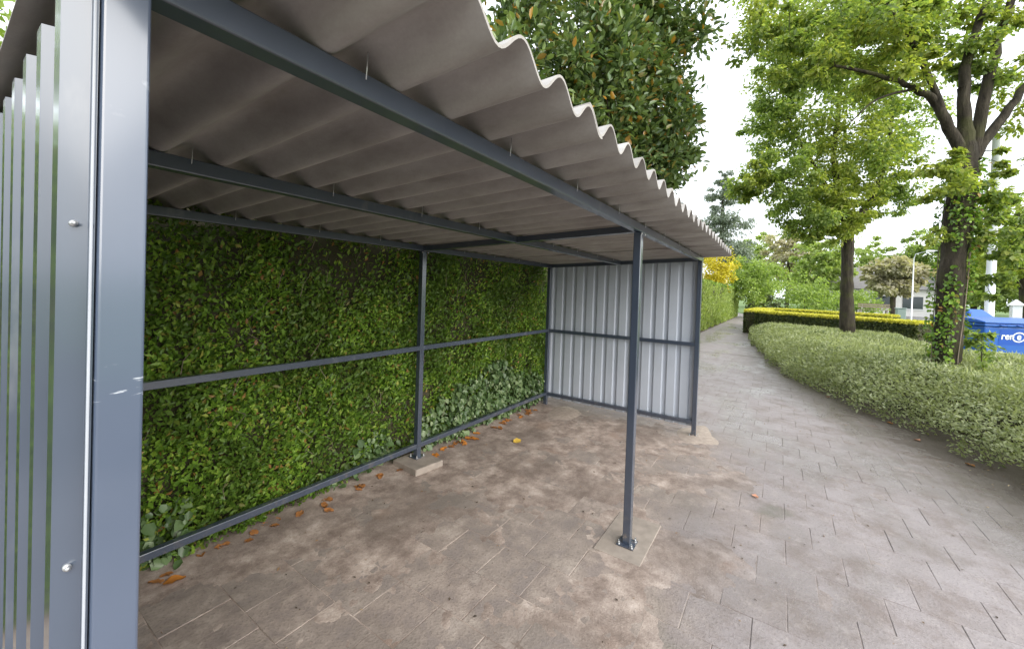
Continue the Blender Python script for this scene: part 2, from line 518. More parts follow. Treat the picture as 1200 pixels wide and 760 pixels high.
def slab_geo(hw):
    c = 0.0022
    a, b = hw, hw - c
    v = [(-a, -a, -.045), (a, -a, -.045), (a, a, -.045), (-a, a, -.045), (-a, -a, -c), (a, -a, -c), (a, a, -c), (-a, a, -c), (-b, -b, 0), (b, -b, 0), (b, b, 0), (-b, b, 0)]
    f = [(0, 1, 5, 4), (1, 2, 6, 5), (2, 3, 7, 6), (3, 0, 4, 7), (4, 5, 9, 8), (5, 6, 10, 9), (6, 7, 11, 10), (7, 4, 8, 11), (8, 9, 10, 11)]
    return v, f


sv, sf = slab_geo((MOD - GAP) / 2)
slab_me = bpy.data.meshes.new('paving_slab')
slab_me.from_pydata(sv, [], sf); slab_me.materials.append(M['slab']); slab_me.update()
ex = np.array(BED_EDGE)
cells = []
for i in range(-14, int((far_x - X0) / MOD)):
    x = X0 + (i + .5) * MOD
    yr = np.interp(x, ex[:, 0], ex[:, 1])
    off = Y0 + (0 if i % 2 == 0 else MOD / 2)
    for j in range(-26, 8):
        y = off + (j + .5) * MOD
        if y - MOD / 2 < yr - 0.12 or y + MOD / 2 > 2.03: continue
        if 2.24 < x - .1 and x + .1 < 2.75 and -.10 < y - .1 and y + .1 < .19: continue
        d = np.array([x, y, 0]) - CAM
        dep = d @ np.array(_f)
        if dep < 0.15:
            vis = False
        else:
            px = 600 + 465.3 * (d @ np.array(_r)) / dep; py = 345 - 465.3 * (d @ np.array(_u)) / dep
            vis = 120 < px < 1260 and py < 830
        cells.append((0 if vis else 1, float(np.linalg.norm(d)), x, y))
cells.sort()
rs = np.random.RandomState(11)
allV, allF = [], []
for n, (hid, d, x, y) in enumerate(cells):
    z = rs.uniform(-.0015, .001); tx, ty = rs.normal(0, .003, 2); rz = rs.normal(0, .004)
    if n < 300 and not hid:
        o = bpy.data.objects.new('paving_slab', slab_me)
        o.location = (x, y, z); o.rotation_euler = (tx, ty, rz)
        o.parent = path
        COL.objects.link(o)
    else:
        mt = Matrix.LocRotScale(Vector((x, y, z)), __import__('mathutils').Euler((tx, ty, rz)), None)
        k = len(allV)
        allV += [mt @ Vector(v) for v in sv]; allF += [tuple(q + k for q in f) for f in sf]
o = MB().add(allV, allF).build('paving_slabs_beyond', M['slab'], path)
tag(o, kind='stuff')

# thin film of trodden soil and washed-in sand lying over the slabs; slab tops break through where it is thin
def film(name, xa, xb, ya, yb, st):
    xs = np.arange(xa, xb, st); ys = np.arange(ya, yb, st)
    gx, gy = np.meshgrid(xs, ys, indexing='ij')
    Pn = np.stack([gx, gy, np.zeros_like(gx)], -1)
    n1 = vnoise(Pn, 2.3); n2 = vnoise(Pn + 9, 6.5); n3 = vnoise(Pn + 17, 19); n4 = vnoise(Pn + 31, 47)
    n = .42 * n1 + .28 * n2 + .18 * n3 + .12 * n4 - .5
    sm = lambda v, a, b: np.clip((v - a) / (b - a), 0, 1) ** 2 * (3 - 2 * np.clip((v - a) / (b - a), 0, 1))
    w = (n1 - .5) * 1.1
    ins = sm(gy + w, -.75, .15) * (1 - sm(gx + w, 4.4, 5.6))
    ed = gy - np.interp(gx, [q[0] for q in BED_EDGE], [q[1] for q in BED_EDGE])
    bedn = 1 - sm(ed + w * .5, .05, 1.0)
    thin = np.exp(-((gx - 1.75) / .95) ** 2 - ((gy - .45) / .62) ** 2)
    z = -.0036 + .0042 * ins + .0045 * bedn - .0034 * thin + n * (.0110 + .003 * ins)
    z += .004 * (1 - sm(np.hypot((gx - 2.42) * 1.0, gy + .33), .1, .42))
    z += .006 * sm(gy, 1.62, 1.95) + .012 * sm(gy, 1.9, 2.1)
    z = np.where(z < -.004, -.03, z)
    idx = np.arange(gx.size).reshape(gx.shape)
    V = np.stack([gx, gy, z], -1).reshape(-1, 3)
    Q = np.stack([idx[:-1, :-1], idx[1:, :-1], idx[1:, 1:], idx[:-1, 1:]], -1).reshape(-1, 4)
    Q = Q[(V[Q, 2] > -.0045).any(1)]
    us, inv = np.unique(Q, return_inverse=True)
    V, Q = V[us], inv.reshape(-1, 4)
    me = bpy.data.meshes.new(name)
    me.vertices.add(len(V)); me.vertices.foreach_set('co', V.astype(np.float32).ravel())
    me.loops.add(Q.size); me.loops.foreach_set('vertex_index', Q.astype(np.int32).ravel())
    me.polygons.add(len(Q)); me.polygons.foreach_set('loop_start', (np.arange(len(Q)) * 4).astype(np.int32))
    me.polygons.foreach_set('use_smooth', [True] * len(Q))
    me.update(calc_edges=True)
    me.materials.append(M['film'])
    o = bpy.data.objects.new(name, me); COL.objects.link(o)
    return tag(o, kind='structure')


film('soil_layer', -.3, 7.6, -3.2, 2.3, .017)

# footing slabs
o = MB().box(2.235, 2.745, -.105, .185, -.04, .005).build('footing_slab', M['concrete'], bevel=.004)
tag(o, 'flush pale concrete slab under the middle front post', 'concrete slab', 'concrete footings')
o = fixn(MB().hexa([(2.20, 1.75, -.03), (2.50, 1.715, -.03), (2.535, 2.05, -.03), (2.22, 2.07, -.03)],
                   [(2.21, 1.755, .055), (2.495, 1.72, .055), (2.53, 2.05, .055), (2.225, 2.07, .055)]).build('footing_slab', M['concrete'], bevel=.006))
tag(o, 'raised concrete block under the middle post by the hedge', 'concrete block', 'concrete footings')


def blob(name, cx, cy, rx, ry, h, mat, seed):
    r = np.random.RandomState(seed); n = 26
    vs, fs = [(cx, cy, h)], []
    jit = 1 + .3 * np.interp(np.arange(n) % n, np.arange(0, n, 3), r.uniform(-1, 1, len(range(0, n, 3))), period=n)
    for k, (s, z) in enumerate(((.35, h * .9), (.7, h * .55), (1.0, -.004))):
        for i in range(n):
            a = 2 * math.pi * i / n
            vs.append((cx + rx * s * jit[i] * math.cos(a), cy + ry * s * jit[i] * math.sin(a), z + (r.uniform(-.004, .004) if k < 2 else 0)))
    for i in range(n):
        j = (i + 1) % n
        fs.append((0, 1 + i, 1 + j))
        for k in (0, 1): fs.append((1 + k * n + i, 1 + (k + 1) * n + i, 1 + (k + 1) * n + j, 1 + k * n + j))
    return MB().add(vs, fs, True).build(name, mat)


tag(blob('mortar_patch', 4.86, -.02, .36, .20, .018, M['mortar'], 4), 'pale crumbly mortar spilt round the far front post', 'mortar', 'mortar patches')
tag(blob('mortar_patch', 4.60, 1.55, .42, .26, .012, M['mortar'], 9), 'sandy mortar patch in the far corner by the hedge', 'mortar', 'mortar patches')

# ------------------------------------------------------------------ shelter
P, MX, LX, WY = 0.048, 2.377, 4.77, 1.927
ZF, SL = 1.986, 0.0358           # underside of the front beam, fall towards the hedge
BH = 0.05


def zb(y): return ZF - SL * y


sh = empty('bike_shelter', (2.4, .95, 0))
tag(sh, 'open-fronted grey steel shelter with corrugated fibre cement roof beside a hedge', 'shelter')


def part(mb, name, mat, parent=None, bevel=0.0, seg=2):
    o = fixn(mb.build(name, mat, None, bevel, seg))
    if parent is None: under(sh, o)
    else:
        o.parent = parent
        o.matrix_parent_inverse = (Matrix.Translation(sh.location)).inverted() if False else Matrix.Identity(4)
    return o


def post(x, y, plate=None, mat='steel', z0=0.0):
    o = part(MB().box(x, x + P, y, y + P, z0, zb(y) - .0015), 'post', M[mat], bevel=.004, seg=3)
    if plate:
        s = plate
        b = MB().box(x - s, x + P + s, y - s, y + P + s, z0 + .0015, z0 + .0085).build('base_plate', M['steel'], o, bevel=.001)
        for sx in (-1, 1):
            for sy in (-1, 1):
                cx, cy = x + P / 2 + sx * (P / 2 + s * .55), y + P / 2 + sy * (P / 2 + s * .55)
                MB().tube([(cx, cy, z0 + .0085), (cx, cy, z0 + .018)], .0085, 6).tube([(cx, cy, z0 + .018), (cx, cy, z0 + .032)], .0045, 6).build('anchor_bolt', M['galv'], o)
    return o


near_front = post(0, 0, mat='post_near')
near_front['label'] = 'scuffed near corner post of the shelter'
post(MX, 0, .03, z0=.005)
post(LX, 0, .025)
post(0, WY)
post(MX, WY, .03, z0=.055)
post(LX, WY)


def beam_x(x0, x1, y, name, h=BH, w=P):
    z = zb(y)
    return part(MB().hexa([(x0, y, z), (x1, y, z), (x1, y + w, z), (x0, y + w, z)], [(x0, y, z + h), (x1, y, z + h), (x1, y + w, z + h - SL * w), (x0, y + w, z + h - SL * w)]), name, M['steel'], bevel=.004)


beam_x(-.03, LX + P + .04, 0, 'front_beam')
beam_x(-.03, LX + P + .02, .93, 'purlin')
beam_x(-.03, LX + P + .02, WY, 'rear_beam')


def beam_y(x, y0, y1, name):
    za, zc = zb(y0) + .003, zb(y1) + .003
    return part(MB().hexa([(x, y0, za), (x + P, y0, za), (x + P, y1, zc), (x, y1, zc)], [(x, y0, za + BH - .006), (x + P, y0, za + BH - .006), (x + P, y1, zc + BH - .006), (x, y1, zc + BH - .006)]), name, M['steel'], bevel=.003)


for x in (0.001, MX, LX):
    beam_y(x, P + .002, .928, 'cross_beam')
    beam_y(x, .93 + P + .002, WY - .002, 'cross_beam')


def rail(x0, x1, y0, y1, zc, h=.042): return part(MB().box(x0, x1, y0, y1, zc - h / 2, zc + h / 2), 'rail', M['steel'], bevel=.003)


for zc in (1.0444, 0.159):
    rail(P + .001, MX - .001, WY + .003, WY + .045, zc)
    rail(MX + P + .001, LX - .001, WY + .003, WY + .045, zc)
    rail(LX + .003, LX + .045, P + .001, WY - .001, zc)
    rail(.003, .045, P + .001, WY - .001, zc)
for s_, yy in ((1, WY), (1, 0)):
    for xx in (MX,):
        for dx in (-.011, P + .011):
            MBb = MB().tube([(xx + dx, yy - .001, zb(yy) - .012), (xx + dx, yy - .010, zb(yy) - .012)], .006, 6)
            part(MBb, 'bolt', M['galv'])


def trapezoid(y0, y1, base, out, pitch=.150, phase=0.0):
    """profile points (y, x) of ribbed sheet; ribs stand out by 'out'"""
    pts = []
    fl, sl_, tp = .088, .012, .038
    y = y0 + phase
    pts.append((y0, base))
    while y + fl + 2 * sl_ + tp < y1:
        pts += [(y + fl, base), (y + fl + sl_, base + out), (y + fl + sl_ + tp, base + out), (y + fl + 2 * sl_ + tp, base)]
        y += fl + 2 * sl_ + tp
    pts.append((y1, base))
    return pts


def wall_sheet(pts, z0, z1f, mat, th):
    mb = MB(); n = len(pts)
    vs = [(x, y, z0) for y, x in pts] + [(x, y, z1f(y)) for y, x in pts]
    vs += [(x + th, y, z0) for y, x in pts] + [(x + th, y, z1f(y)) for y, x in pts]
    fs = []
    for i in range(n - 1):
        fs += [(i, i + 1, n + i + 1, n + i), (2 * n + i, 3 * n + i, 3 * n + i + 1, 2 * n + i + 1), (n + i, n + i + 1, 3 * n + i + 1, 3 * n + i), (i, 2 * n + i, 2 * n + i + 1, i + 1)]
    fs += [(0, n, 3 * n, 2 * n), (n - 1, 3 * n - 1, 4 * n - 1, 2 * n - 1)]
    return part(mb.add(vs, fs), 'wall_sheet', mat, bevel=.0012, seg=1)


top = lambda y: zb(y) + .035
# far end, pale back of the sheet seen from inside; its ribs stand outwards
wall_sheet(trapezoid(.004, 1.03, LX + P + .0015, .022, phase=-.045), .10, top, M['sheet_in'], .0008)
wall_sheet(trapezoid(1.018, WY + P, LX + P + .0035, .022, phase=-.009), .10, top, M['sheet_in'], .0008)
# near end, seen from outside
ns = wall_sheet(trapezoid(.004, 1.0, -.0015, -.026, phase=-.053), .05, lambda y: 1.972, M['sheet_out'], -.0008)
wall_sheet(trapezoid(.97, WY + P, -.0035, -.026, phase=0.0), .05, lambda y: 1.972, M['sheet_out'], -.0008)
part(MB().box(-.0072, -.0042, -.001, .0025, .05, 1.972), 'edge_trim', M['trim'], bevel=.001)
for z in (1.667, 1.215, .62):
    part(MB().tube([(-.015, .046, z), (-.015, .0395, z)], .0042, 10).tube([(-.015, .0395, z), (-.015, .0345, z)], .0026, 6), 'screw', M['galv'])
for z in (1.1, .16):
    part(MB().tube([(-.0015, .94, z), (-.0035, .94, z)], .0075, 10).tube([(-.0035, .94, z), (-.010, .94, z)], .0042, 6), 'screw', M['galv'])


# roof sheets: waves run from front to hedge
WP, AMP, TH = 0.170, 0.0290, 0.0065
RX0, RX1, RYF, RYB = -.045, 4.885, -.277, 2.16


def roof_sheet(xa, xb, dz):
    n = max(2, int((xb - xa) / WP * 16))
    xs = np.linspace(xa, xb, n + 1)
    ph = 2 * math.pi * (xs - .467) / WP
    zc = AMP * (1 - np.cos(ph))
    nx = -AMP * 2 * math.pi / WP * np.sin(ph)
    nl = np.sqrt(1 + nx ** 2)
    ys = [RYF, 0.0, 1.0, RYB]
    vs = []
    for y in ys:
        zb0 = zb(y) + BH + .0015 + dz
        for x, z, q, l in zip(xs, zc, nx, nl): vs.append((x, y, zb0 + z))
    m = n + 1; T = m * len(ys)
    for y in ys:
        zb0 = zb(y) + BH + .0015 + dz
        for x, z, q, l in zip(xs, zc, nx, nl): vs.append((x + q / l * TH, y, zb0 + z + TH / l))
    fs = []
    for j in range(len(ys) - 1):
        for i in range(n):
            a = j * m + i
            fs.append((a, a + m, a + m + 1, a + 1)); fs.append((T + a, T + a + 1, T + a + m + 1, T + a + m))
    for i in range(n):
        fs.append((i, i + 1, T + i + 1, T + i)); a = (len(ys) - 1) * m + i; fs.append((a, T + a, T + a + 1, a + 1))
    for j in range(len(ys) - 1):
        fs.append((j * m, T + j * m, T + (j + 1) * m, (j + 1) * m)); a = j * m + n; fs.append((a, a + m, T + a + m, T + a))
    mb = MB(); mb.add(vs, fs, True)
    o = part(mb, 'roof_sheet', M['fibre'])
    for p_ in o.data.polygons: p_.use_smooth = True
    es = o.modifiers.new('split', 'EDGE_SPLIT'); es.split_angle = math.radians(50)
    return o


NS = 5
sw = (RX1 - RX0) / NS
for i in range(NS):
    roof_sheet(RX0 + i * sw - (.05 if i else 0), RX0 + (i + 1) * sw + (.05 if i < NS - 1 else 0), .0068 * (i % 2))
# hook bolts through the crests beside each beam
rs = np.random.RandomState(5)
for y in (-.012, .918, WY - .012):
    for k in range(1, 27, 3):
        x = .467 + WP * (k - 1.5) + rs.uniform(-.01, .01)
        if x < .1: continue
        part(MB().tube([(x, y, zb(y) + .03), (x + .002, y - .001, zb(y) + BH + .035)], .0014, 5), 'hook_bolt', M['galv'])

# ------------------------------------------------------------------ clipped hedge beside the shelter
HX0, HX1, HY, HZ = -3.2, 38.0, 2.05, 2.32
hg = tag(empty('clipped_hedge', (4, 2.6, 0)), 'tall clipped green hedge running behind the shelter and along the path', 'hedge')
core = MB()
xs = np.concatenate([np.linspace(HX0, 6, 40), np.linspace(6.8, HX1, 50)])
prof = [(HY + .16, .02), (HY + .10, .5), (HY + .10, 1.3), (HY + .14, HZ - .15), (HY + .3, HZ - .06), (HY + 1.2, HZ - .06), (HY + 1.35, .02)]
vs = []
for x in xs:
    for (y, z) in prof:
        b = vnoise(np.array([x, y, z]), 2.3) - .5
        vs.append((x, y + .04 + .07 * b, z + (.04 * b if z > .1 else 0)))
n = len(prof)
fs = [(i * n + j, i * n + j + 1, (i + 1) * n + j + 1, (i + 1) * n + j) for i in range(len(xs) - 1) for j in range(n - 1)]
fs += [tuple(range(n)), tuple((len(xs) - 1) * n + j for j in range(n))]
under(hg, fixn(core.add(vs, fs, True).build('shade_core', M['hedge_core'])))  # solid core standing in for twigs, its dark colour paints the inner shade
rs = np.random.RandomState(21)


def hedge_face(N, xa, xb, z0, z1, size, parent, name, mat, aspect=.5, shape=4, keep=None, ybase=HY, out=(.07, .10), axis_up=.55):
    x = rs.uniform(xa, xb, N); z = rs.uniform(z0, z1, N)
    p = np.stack([x, np.full(N, HY), z], 1)
    b = vnoise(p, 2.3) - .5; b2 = vnoise(p, 7.0) - .5
    y = ybase + out[1] * .6 - .17 * b - .12 * b2 + rs.uniform(-.05, out[0], N)
    dens = vnoise(p + 5, 3.4)
    bare = np.clip((z - 1.05) / .9, 0, 1) * np.clip((vnoise(p + 23, 1.5) - .25) * 2.2, 0, 1)
    ok = rs.rand(N) < np.clip(.10 + 1.7 * dens, 0, 1) * (1 - .80 * bare)
    if keep is not None: ok &= keep(x, z)
    x, y, z = x[ok], y[ok], z[ok]; N = len(x)
    ax = np.stack([rs.normal(0, .5, N), -.55 + rs.normal(0, .3, N), axis_up + rs.normal(0, .5, N)], 1)
    nr = np.stack([rs.normal(0, .5, N), -.8 + rs.normal(0, .4, N), .55 + rs.normal(0, .4, N)], 1)
    o = leaves(name, np.stack([x, y, z], 1), ax, nr, rs.uniform(.55, 1.0, N) ** 2 * 1.6 * size, aspect, mat, parent, shape, .3, .15)
    return tag(o, kind='stuff')


hedge_face(150000, -.6, 5.1, .03, HZ, .034, hg, 'foliage', M['leaf_hedge'])
hedge_face(7000, -3.2, -.6, .03, HZ, .07, hg, 'foliage', M['leaf_hedge'])
hedge_face(9000, 5.1, 12, .03, HZ, .07, hg, 'foliage', M['leaf_hedge'])
hedge_face(24000, 12, HX1, .03, HZ, .12, hg, 'foliage', M['leaf_far'], .42, axis_up=1.6)
# top of the hedge
N = 14000
x = HX0 + (HX1 - HX0) * rs.rand(N) ** 1.3
p = np.stack([x, rs.uniform(HY, HY + 1.3, N), HZ - .03 + rs.uniform(-.08, .07, N)], 1)
tag(leaves('foliage', p, rnd_dirs(N, rs) + np.array([0, 0, .5]), rnd_dirs(N, rs) * .5 + np.array([0, 0, 1]), .05 + .004 * np.maximum(x, 0), .5, M['leaf_hedge'], hg), kind='stuff')
# ivy climbing the foot of the hedge
hedge_face(5200, 2.5, 4.75, .03, .80, .050, hg, 'ivy', M['leaf_ivy'], .85, 6,
           keep=lambda x, z: z < .16 + .55 * np.clip(1 - abs(x - 3.7) / 1.3, 0, 1) + .18 * vnoise(np.stack([x, z, x], 1), 5), ybase=HY - .05, axis_up=-.6)
hedge_face(1500, .1, 2.5, .02, .32, .050, hg, 'ivy', M['leaf_ivy'], .85, 6, ybase=HY - .045, axis_up=-.6,
           keep=lambda x, z: vnoise(np.stack([x, z * .5, x], 1), 3.5) > .5)
# a few bare twigs and dead sprigs showing in the face
tw = MB()
for k in range(60):
    x, z = rs.uniform(.1, 4.6), rs.uniform(.2, 1.9)
    y = HY + rs.uniform(-.02, .06)
    tw.tube([(x, y, z), (x + rs.uniform(-.06, .06), y - .01, z + .08), (x + rs.uniform(-.1, .1), y - .02 + rs.uniform(-.02, .03), z + rs.uniform(.12, .22))], [.0025, .002, .001], 4, False)
tag(under(hg, tw.build('twigs', M['wood'])), kind='stuff')

# ------------------------------------------------------------------ trees
def catmull(pts, n=5):
    pts = [np.array(p, float) for p in pts]
    out = []
    for i in range(len(pts) - 1):
        p0, p1, p2, p3 = pts[max(i - 1, 0)], pts[i], pts[i + 1], pts[min(i + 2, len(pts) - 1)]
        for k in range(n):
            t = k / n
            out.append(.5 * ((2 * p1) + (p2 - p0) * t + (2 * p0 - 5 * p1 + 4 * p2 - p3) * t * t + (3 * p1 - p0 - 3 * p2 + p3) * t ** 3))
    out.append(pts[-1])
    return out


def tree(name, label, cat, trunk, limbs, ells, lsize, mat, group=None, bark='bark', aspect=.6, shape=4, seed=1, droop=.35, per=90, nrm_up=1.0, flat=.6, crown_name='crown', yellow=None):
    """trunk: [(point, radius)], limbs: [(points, r0, r1)], ells: [(centre, radii, clumps)] of foliage"""
    r = np.random.RandomState(seed)
    base = trunk[0][0]
    root = tag(empty(name, (base[0], base[1], 0)), label, cat, group)
    mb = MB(); skel = []
    tp = catmull([p for p, _ in trunk]); tr = np.interp(np.linspace(0, 1, len(tp)), np.linspace(0, 1, len(trunk)), [q for _, q in trunk])
    tr = tr * (1 + .05 * r.normal(size=len(tr)))
    mb.tube(tp, list(tr), 12)
    skel += [(p, q) for p, q in list(zip(tp, tr))[len(tp) // 2:]]
    for pts, r0, r1 in limbs:
        lp = catmull(pts, 4)
        lp = [p + r.normal(0, r0 * .25, 3) * .6 * (i > 0) for i, p in enumerate(lp)]
        rr = np.linspace(r0, r1, len(lp))
        mb.tube(lp, list(rr), 8)
        skel += list(zip(lp, rr))
    SP = np.array([p for p, _ in skel]); SR = np.array([q for _, q in skel])
    LP, LA, LN, LS = [], [], [], []
    order = []
    for c, rad, k in ells:
        for _ in range(k):
            d = unit(r.normal(size=3)) * r.rand() ** .45
            order.append((np.array(c) + d * np.array(rad), float(np.mean(rad))))
    order.sort(key=lambda e: np.min(np.linalg.norm(SP - e[0], axis=1)))
    for cc, sc in order:
        dist = np.linalg.norm(SP - cc, axis=1) + .6 * np.maximum(SP[:, 2] - cc[2], 0)
        i = int(np.argmin(dist)); s = SP[i]
        ln = np.linalg.norm(cc - s)
        r0 = min(SR[i] * .6, .008 + .013 * ln)
        mid = (s + cc) / 2 + r.normal(0, .08 * ln, 3) + np.array([0, 0, .10 * ln])
        bp = catmull([s, mid, cc], 3)
        mb.tube(bp, list(np.linspace(r0, .004 + .08 * r0, len(bp))), 5, False)
        SP = np.vstack([SP, bp[2:]]); SR = np.concatenate([SR, np.linspace(r0, .005, len(bp))[2:]])
        cr = (.30 + .5 * r.rand()) * np.clip(sc * .55, .22, 1.6)
        n = int(per * r.uniform(.6, 1.3))
        d = unit(r.normal(size=(n, 3))) * (r.rand(n, 1) ** .5)
        p = cc + d * cr * np.array([1, 1, flat])
        out = unit(d + .25 * unit(cc - SP[i]) + 1e-6)
        LP.append(p); LA.append(out * .8 + r.normal(0, .4, (n, 3)) - np.array([0, 0, droop]))
        LN.append(r.normal(0, .45, (n, 3)) + out * .3 + np.array([0, 0, nrm_up]))
        LS.append(lsize * r.uniform(.65, 1.3, n))
    under(root, mb.build('trunk', M[bark]))
    LP, LA, LN, LS = map(np.concatenate, (LP, LA, LN, LS))
    if yellow:
        m = (vnoise(LP, 1.1) + .15 * r.normal(size=len(LP))) > .62
        under(root, leaves(crown_name, LP[m], LA[m], LN[m], LS[m], aspect, M[yellow], None, shape))
        LP, LA, LN, LS = LP[~m], LA[~m], LN[~m], LS[~m]
    under(root, leaves(crown_name, LP, LA, LN, LS, aspect, mat, None, shape))
    return root


# ivy-clad tree nearest the path
tree('street_tree', 'ivy-clad tree with forking dark limbs rising from the shrub bed near the blue container', 'tree',
     [((7.72, -2.64, 0), .20), ((7.81, -2.69, .7), .150), ((7.82, -2.69, 1.55), .138), ((7.85, -2.72, 2.4), .132), ((7.92, -2.79, 3.3), .145), ((7.94, -2.80, 3.7), .12), ((7.93, -2.78, 4.15), .075), ((7.90, -2.74, 4.6), .055)],
     [([(7.93, -2.81, 3.6), (7.80, -2.60, 4.03), (7.69, -2.43, 4.41), (7.53, -2.2, 4.55), (7.32, -1.88, 4.70), (6.91, -1.26, 4.85)], .075, .018),
      ([(7.95, -2.83, 3.65), (7.90, -2.74, 4.64), (8.0, -2.87, 5.36), (8.1, -3.0, 6.2), (8.1, -2.9, 8.2)], .075, .025),
      ([(7.98, -2.9, 3.6), (8.05, -3.0, 4.65), (8.2, -3.17, 5.45), (8.35, -3.35, 6.4), (8.7, -3.4, 8.3)], .075, .025),
      ([(7.96, -2.86, 3.6), (8.16, -3.14, 4.1), (8.37, -3.44, 4.6), (8.7, -3.85, 5.2), (9.2, -4.4, 6.4)], .07, .018),
      ([(7.72, -2.5, 4.3), (7.6, -2.25, 5.0), (7.5, -1.9, 5.7), (7.4, -1.5, 6.6)], .045, .012),
      ([(7.5, -2.15, 4.55), (7.1, -1.75, 4.35), (6.8, -1.45, 4.0)], .02, .008)],
     [((7.44, -1.5, 5.4), (.9, .9, .65), 46), ((6.95, -.95, 5.0), (.55, .55, .5), 26), ((7.6, -2.1, 5.6), (.6, .6, .6), 36), ((7.98, -1.94, 6.2), (.8, .8, .6), 34), ((7.35, -1.9, 4.75), (.5, .5, .35), 16),
      ((8.6, -2.9, 7.2), (1.2, 1.2, .8), 22), ((9.1, -3.7, 5.6), (.9, .9, .7), 16), ((8.1, -2.1, 7.9), (1.6, 1.6, 1.0), 36), ((9.3, -3.6, 8.3), (1.6, 1.6, 1.0), 26), ((7.3, -.5, 5.9), (.7, .7, .6), 26), ((8.0, -2.6, 5.4), (.5, .5, .6), 12), ((8.5, -3.3, 5.9), (.7, .7, .5), 14), ((8.05, -2.9, 4.9), (.45, .45, .45), 12), ((8.4, -3.4, 4.9), (.5, .5, .4), 8), ((9.0, -3.9, 4.6), (.7, .7, .4), 8),
      ((8.05, -3.15, 2.95), (.42, .42, .35), 16), ((8.0, -3.1, 2.4), (.45, .45, .30), 18), ((7.40, -2.45, 3.3), (.35, .35, .35), 14), ((7.6, -2.5, 2.5), (.22, .22, .4), 3), ((8.4, -3.4, 2.85), (.45, .45, .35), 12), ((8.1, -3.1, 1.8), (.3, .3, .4), 5), ((8.3, -3.3, 3.5), (.5, .5, .3), 8)],
     .072, M['leaf_maple'], 'trees in the shrub bed', seed=4, per=100, yellow='leaf_maple_yellow')

# ivy on its trunk (one climbing plant)
rs = np.random.RandomState(31)
N = 4200
z = rs.uniform(.3, 3.6, N); a = rs.uniform(0, 2 * math.pi, N)
cxy = np.stack([np.interp(z, [0, .7, 1.55, 2.4, 3.6], [7.72, 7.81, 7.82, 7.85, 7.93]), np.interp(z, [0, .7, 1.55, 2.4, 3.6], [-2.64, -2.69, -2.69, -2.72, -2.8])], 1)
d = np.stack([np.cos(a), np.sin(a), np.zeros(N)], 1)
dens = vnoise(np.stack([d[:, 0] * 1.1, d[:, 1] * 1.1, z * .9], 1) + 3, 1.6)
ok = dens > .53
p = np.concatenate([cxy, z[:, None]], 1) + d * (.142 + rs.uniform(0, .09, N))[:, None]
iv = tag(empty('climbing_ivy', (7.95, -2.9, .3)), 'ivy climbing the trunk of the nearest tree', 'ivy')
tag(under(iv, leaves('leaf_cover', p[ok], d[ok] * .5 + rs.normal(0, .5, (ok.sum(), 3)) - np.array([0, 0, .4]), d[ok] + rs.normal(0, .5, (ok.sum(), 3)), rs.uniform(.03, .065, ok.sum()), .7, M['leaf_hedge'], None, 6)), kind='stuff')
st = MB()
for k in range(4):
    a0 = rs.uniform(0, 6.28); pts = []
    for z in np.linspace(.0, 3.2, 12):
        a0 += rs.normal(0, .15)
        cx = np.interp(z, [0, .7, 1.55, 2.4, 3.6], [7.72, 7.81, 7.82, 7.85, 7.93]); cy = np.interp(z, [0, .7, 1.55, 2.4, 3.6], [-2.64, -2.69, -2.69, -2.72, -2.8])
        pts.append((cx + .150 * math.cos(a0), cy + .150 * math.sin(a0), z))
    st.tube(pts, .006, 5)
under(iv, st.build('stem', M['wood']))

tree('street_tree', 'full-crowned tree with slim bare trunk behind the yellow-topped hedge and shrubs', 'tree',
     [((15.49, -2.50, 0), .21), ((15.49, -2.48, .75), .175), ((15.48, -2.43, 1.8), .158), ((15.48, -2.41, 2.9), .150), ((15.48, -2.38, 4.1), .16)],
     [([(15.48, -2.38, 4.0), (15.3, -2.11, 4.8), (15.24, -1.97, 6.1), (15.3, -2.05, 8.1), (15.2, -1.8, 11)], .12, .03),
      ([(15.52, -2.45, 3.9), (15.81, -2.87, 4.5), (16.03, -3.18, 5.3), (16.2, -3.4, 6.9), (16.4, -3.5, 9)], .11, .03),
      ([(15.42, -2.28, 4.2), (14.98, -1.61, 5.4), (14.5, -.9, 6.75), (14.1, -.5, 8)], .08, .02),
      ([(15.3, -2.1, 4.9), (14.5, -1.2, 5.0), (13.6, -.4, 5.0)], .045, .015)],
     [((14.97, -1.55, 7.3), (1.8, 1.8, 1.5), 70), ((13.95, -.85, 8.5), (1.2, 1.2, 1.3), 45), ((16.3, -2.6, 9.4), (1.7, 1.7, 1.6), 50), ((15.5, -2.4, 6.0), (1.6, 1.6, 1.1), 60),
      ((13.75, -.65, 5.2), (1.0, 1.0, .9), 42), ((14.5, -1.5, 4.15), (1.2, 1.2, .75), 48), ((16.9, -3.5, 7.2), (1.2, 1.2, 1.3), 34), ((15.0, -1.6, 12.0), (2.4, 2.4, 1.6), 40),
      ((14.2, -.45, 7.1), (1.0, 1.0, 1.2), 40), ((13.2, -.0, 4.85), (.8, .8, .5), 24), ((16.1, -3.1, 10), (1.5, 1.5, 1.5), 34), ((16.4, -3.2, 5.4), (1.1, 1.1, .8), 30), ((13.9, -.5, 10.3), (1.3, 1.3, 1.4), 32), ((15.0, -2.0, 4.8), (1.3, 1.3, .7), 34), ((14.8, -1.8, 3.75), (1.1, 1.1, .45), 26), ((15.9, -2.8, 4.0), (.9, .9, .4), 14), ((16.6, -3.4, 4.7), (.9, .9, .5), 16)],
     .105, M['leaf_maple'], 'trees in the shrub bed', seed=8, per=125, yellow='leaf_maple_yellow')

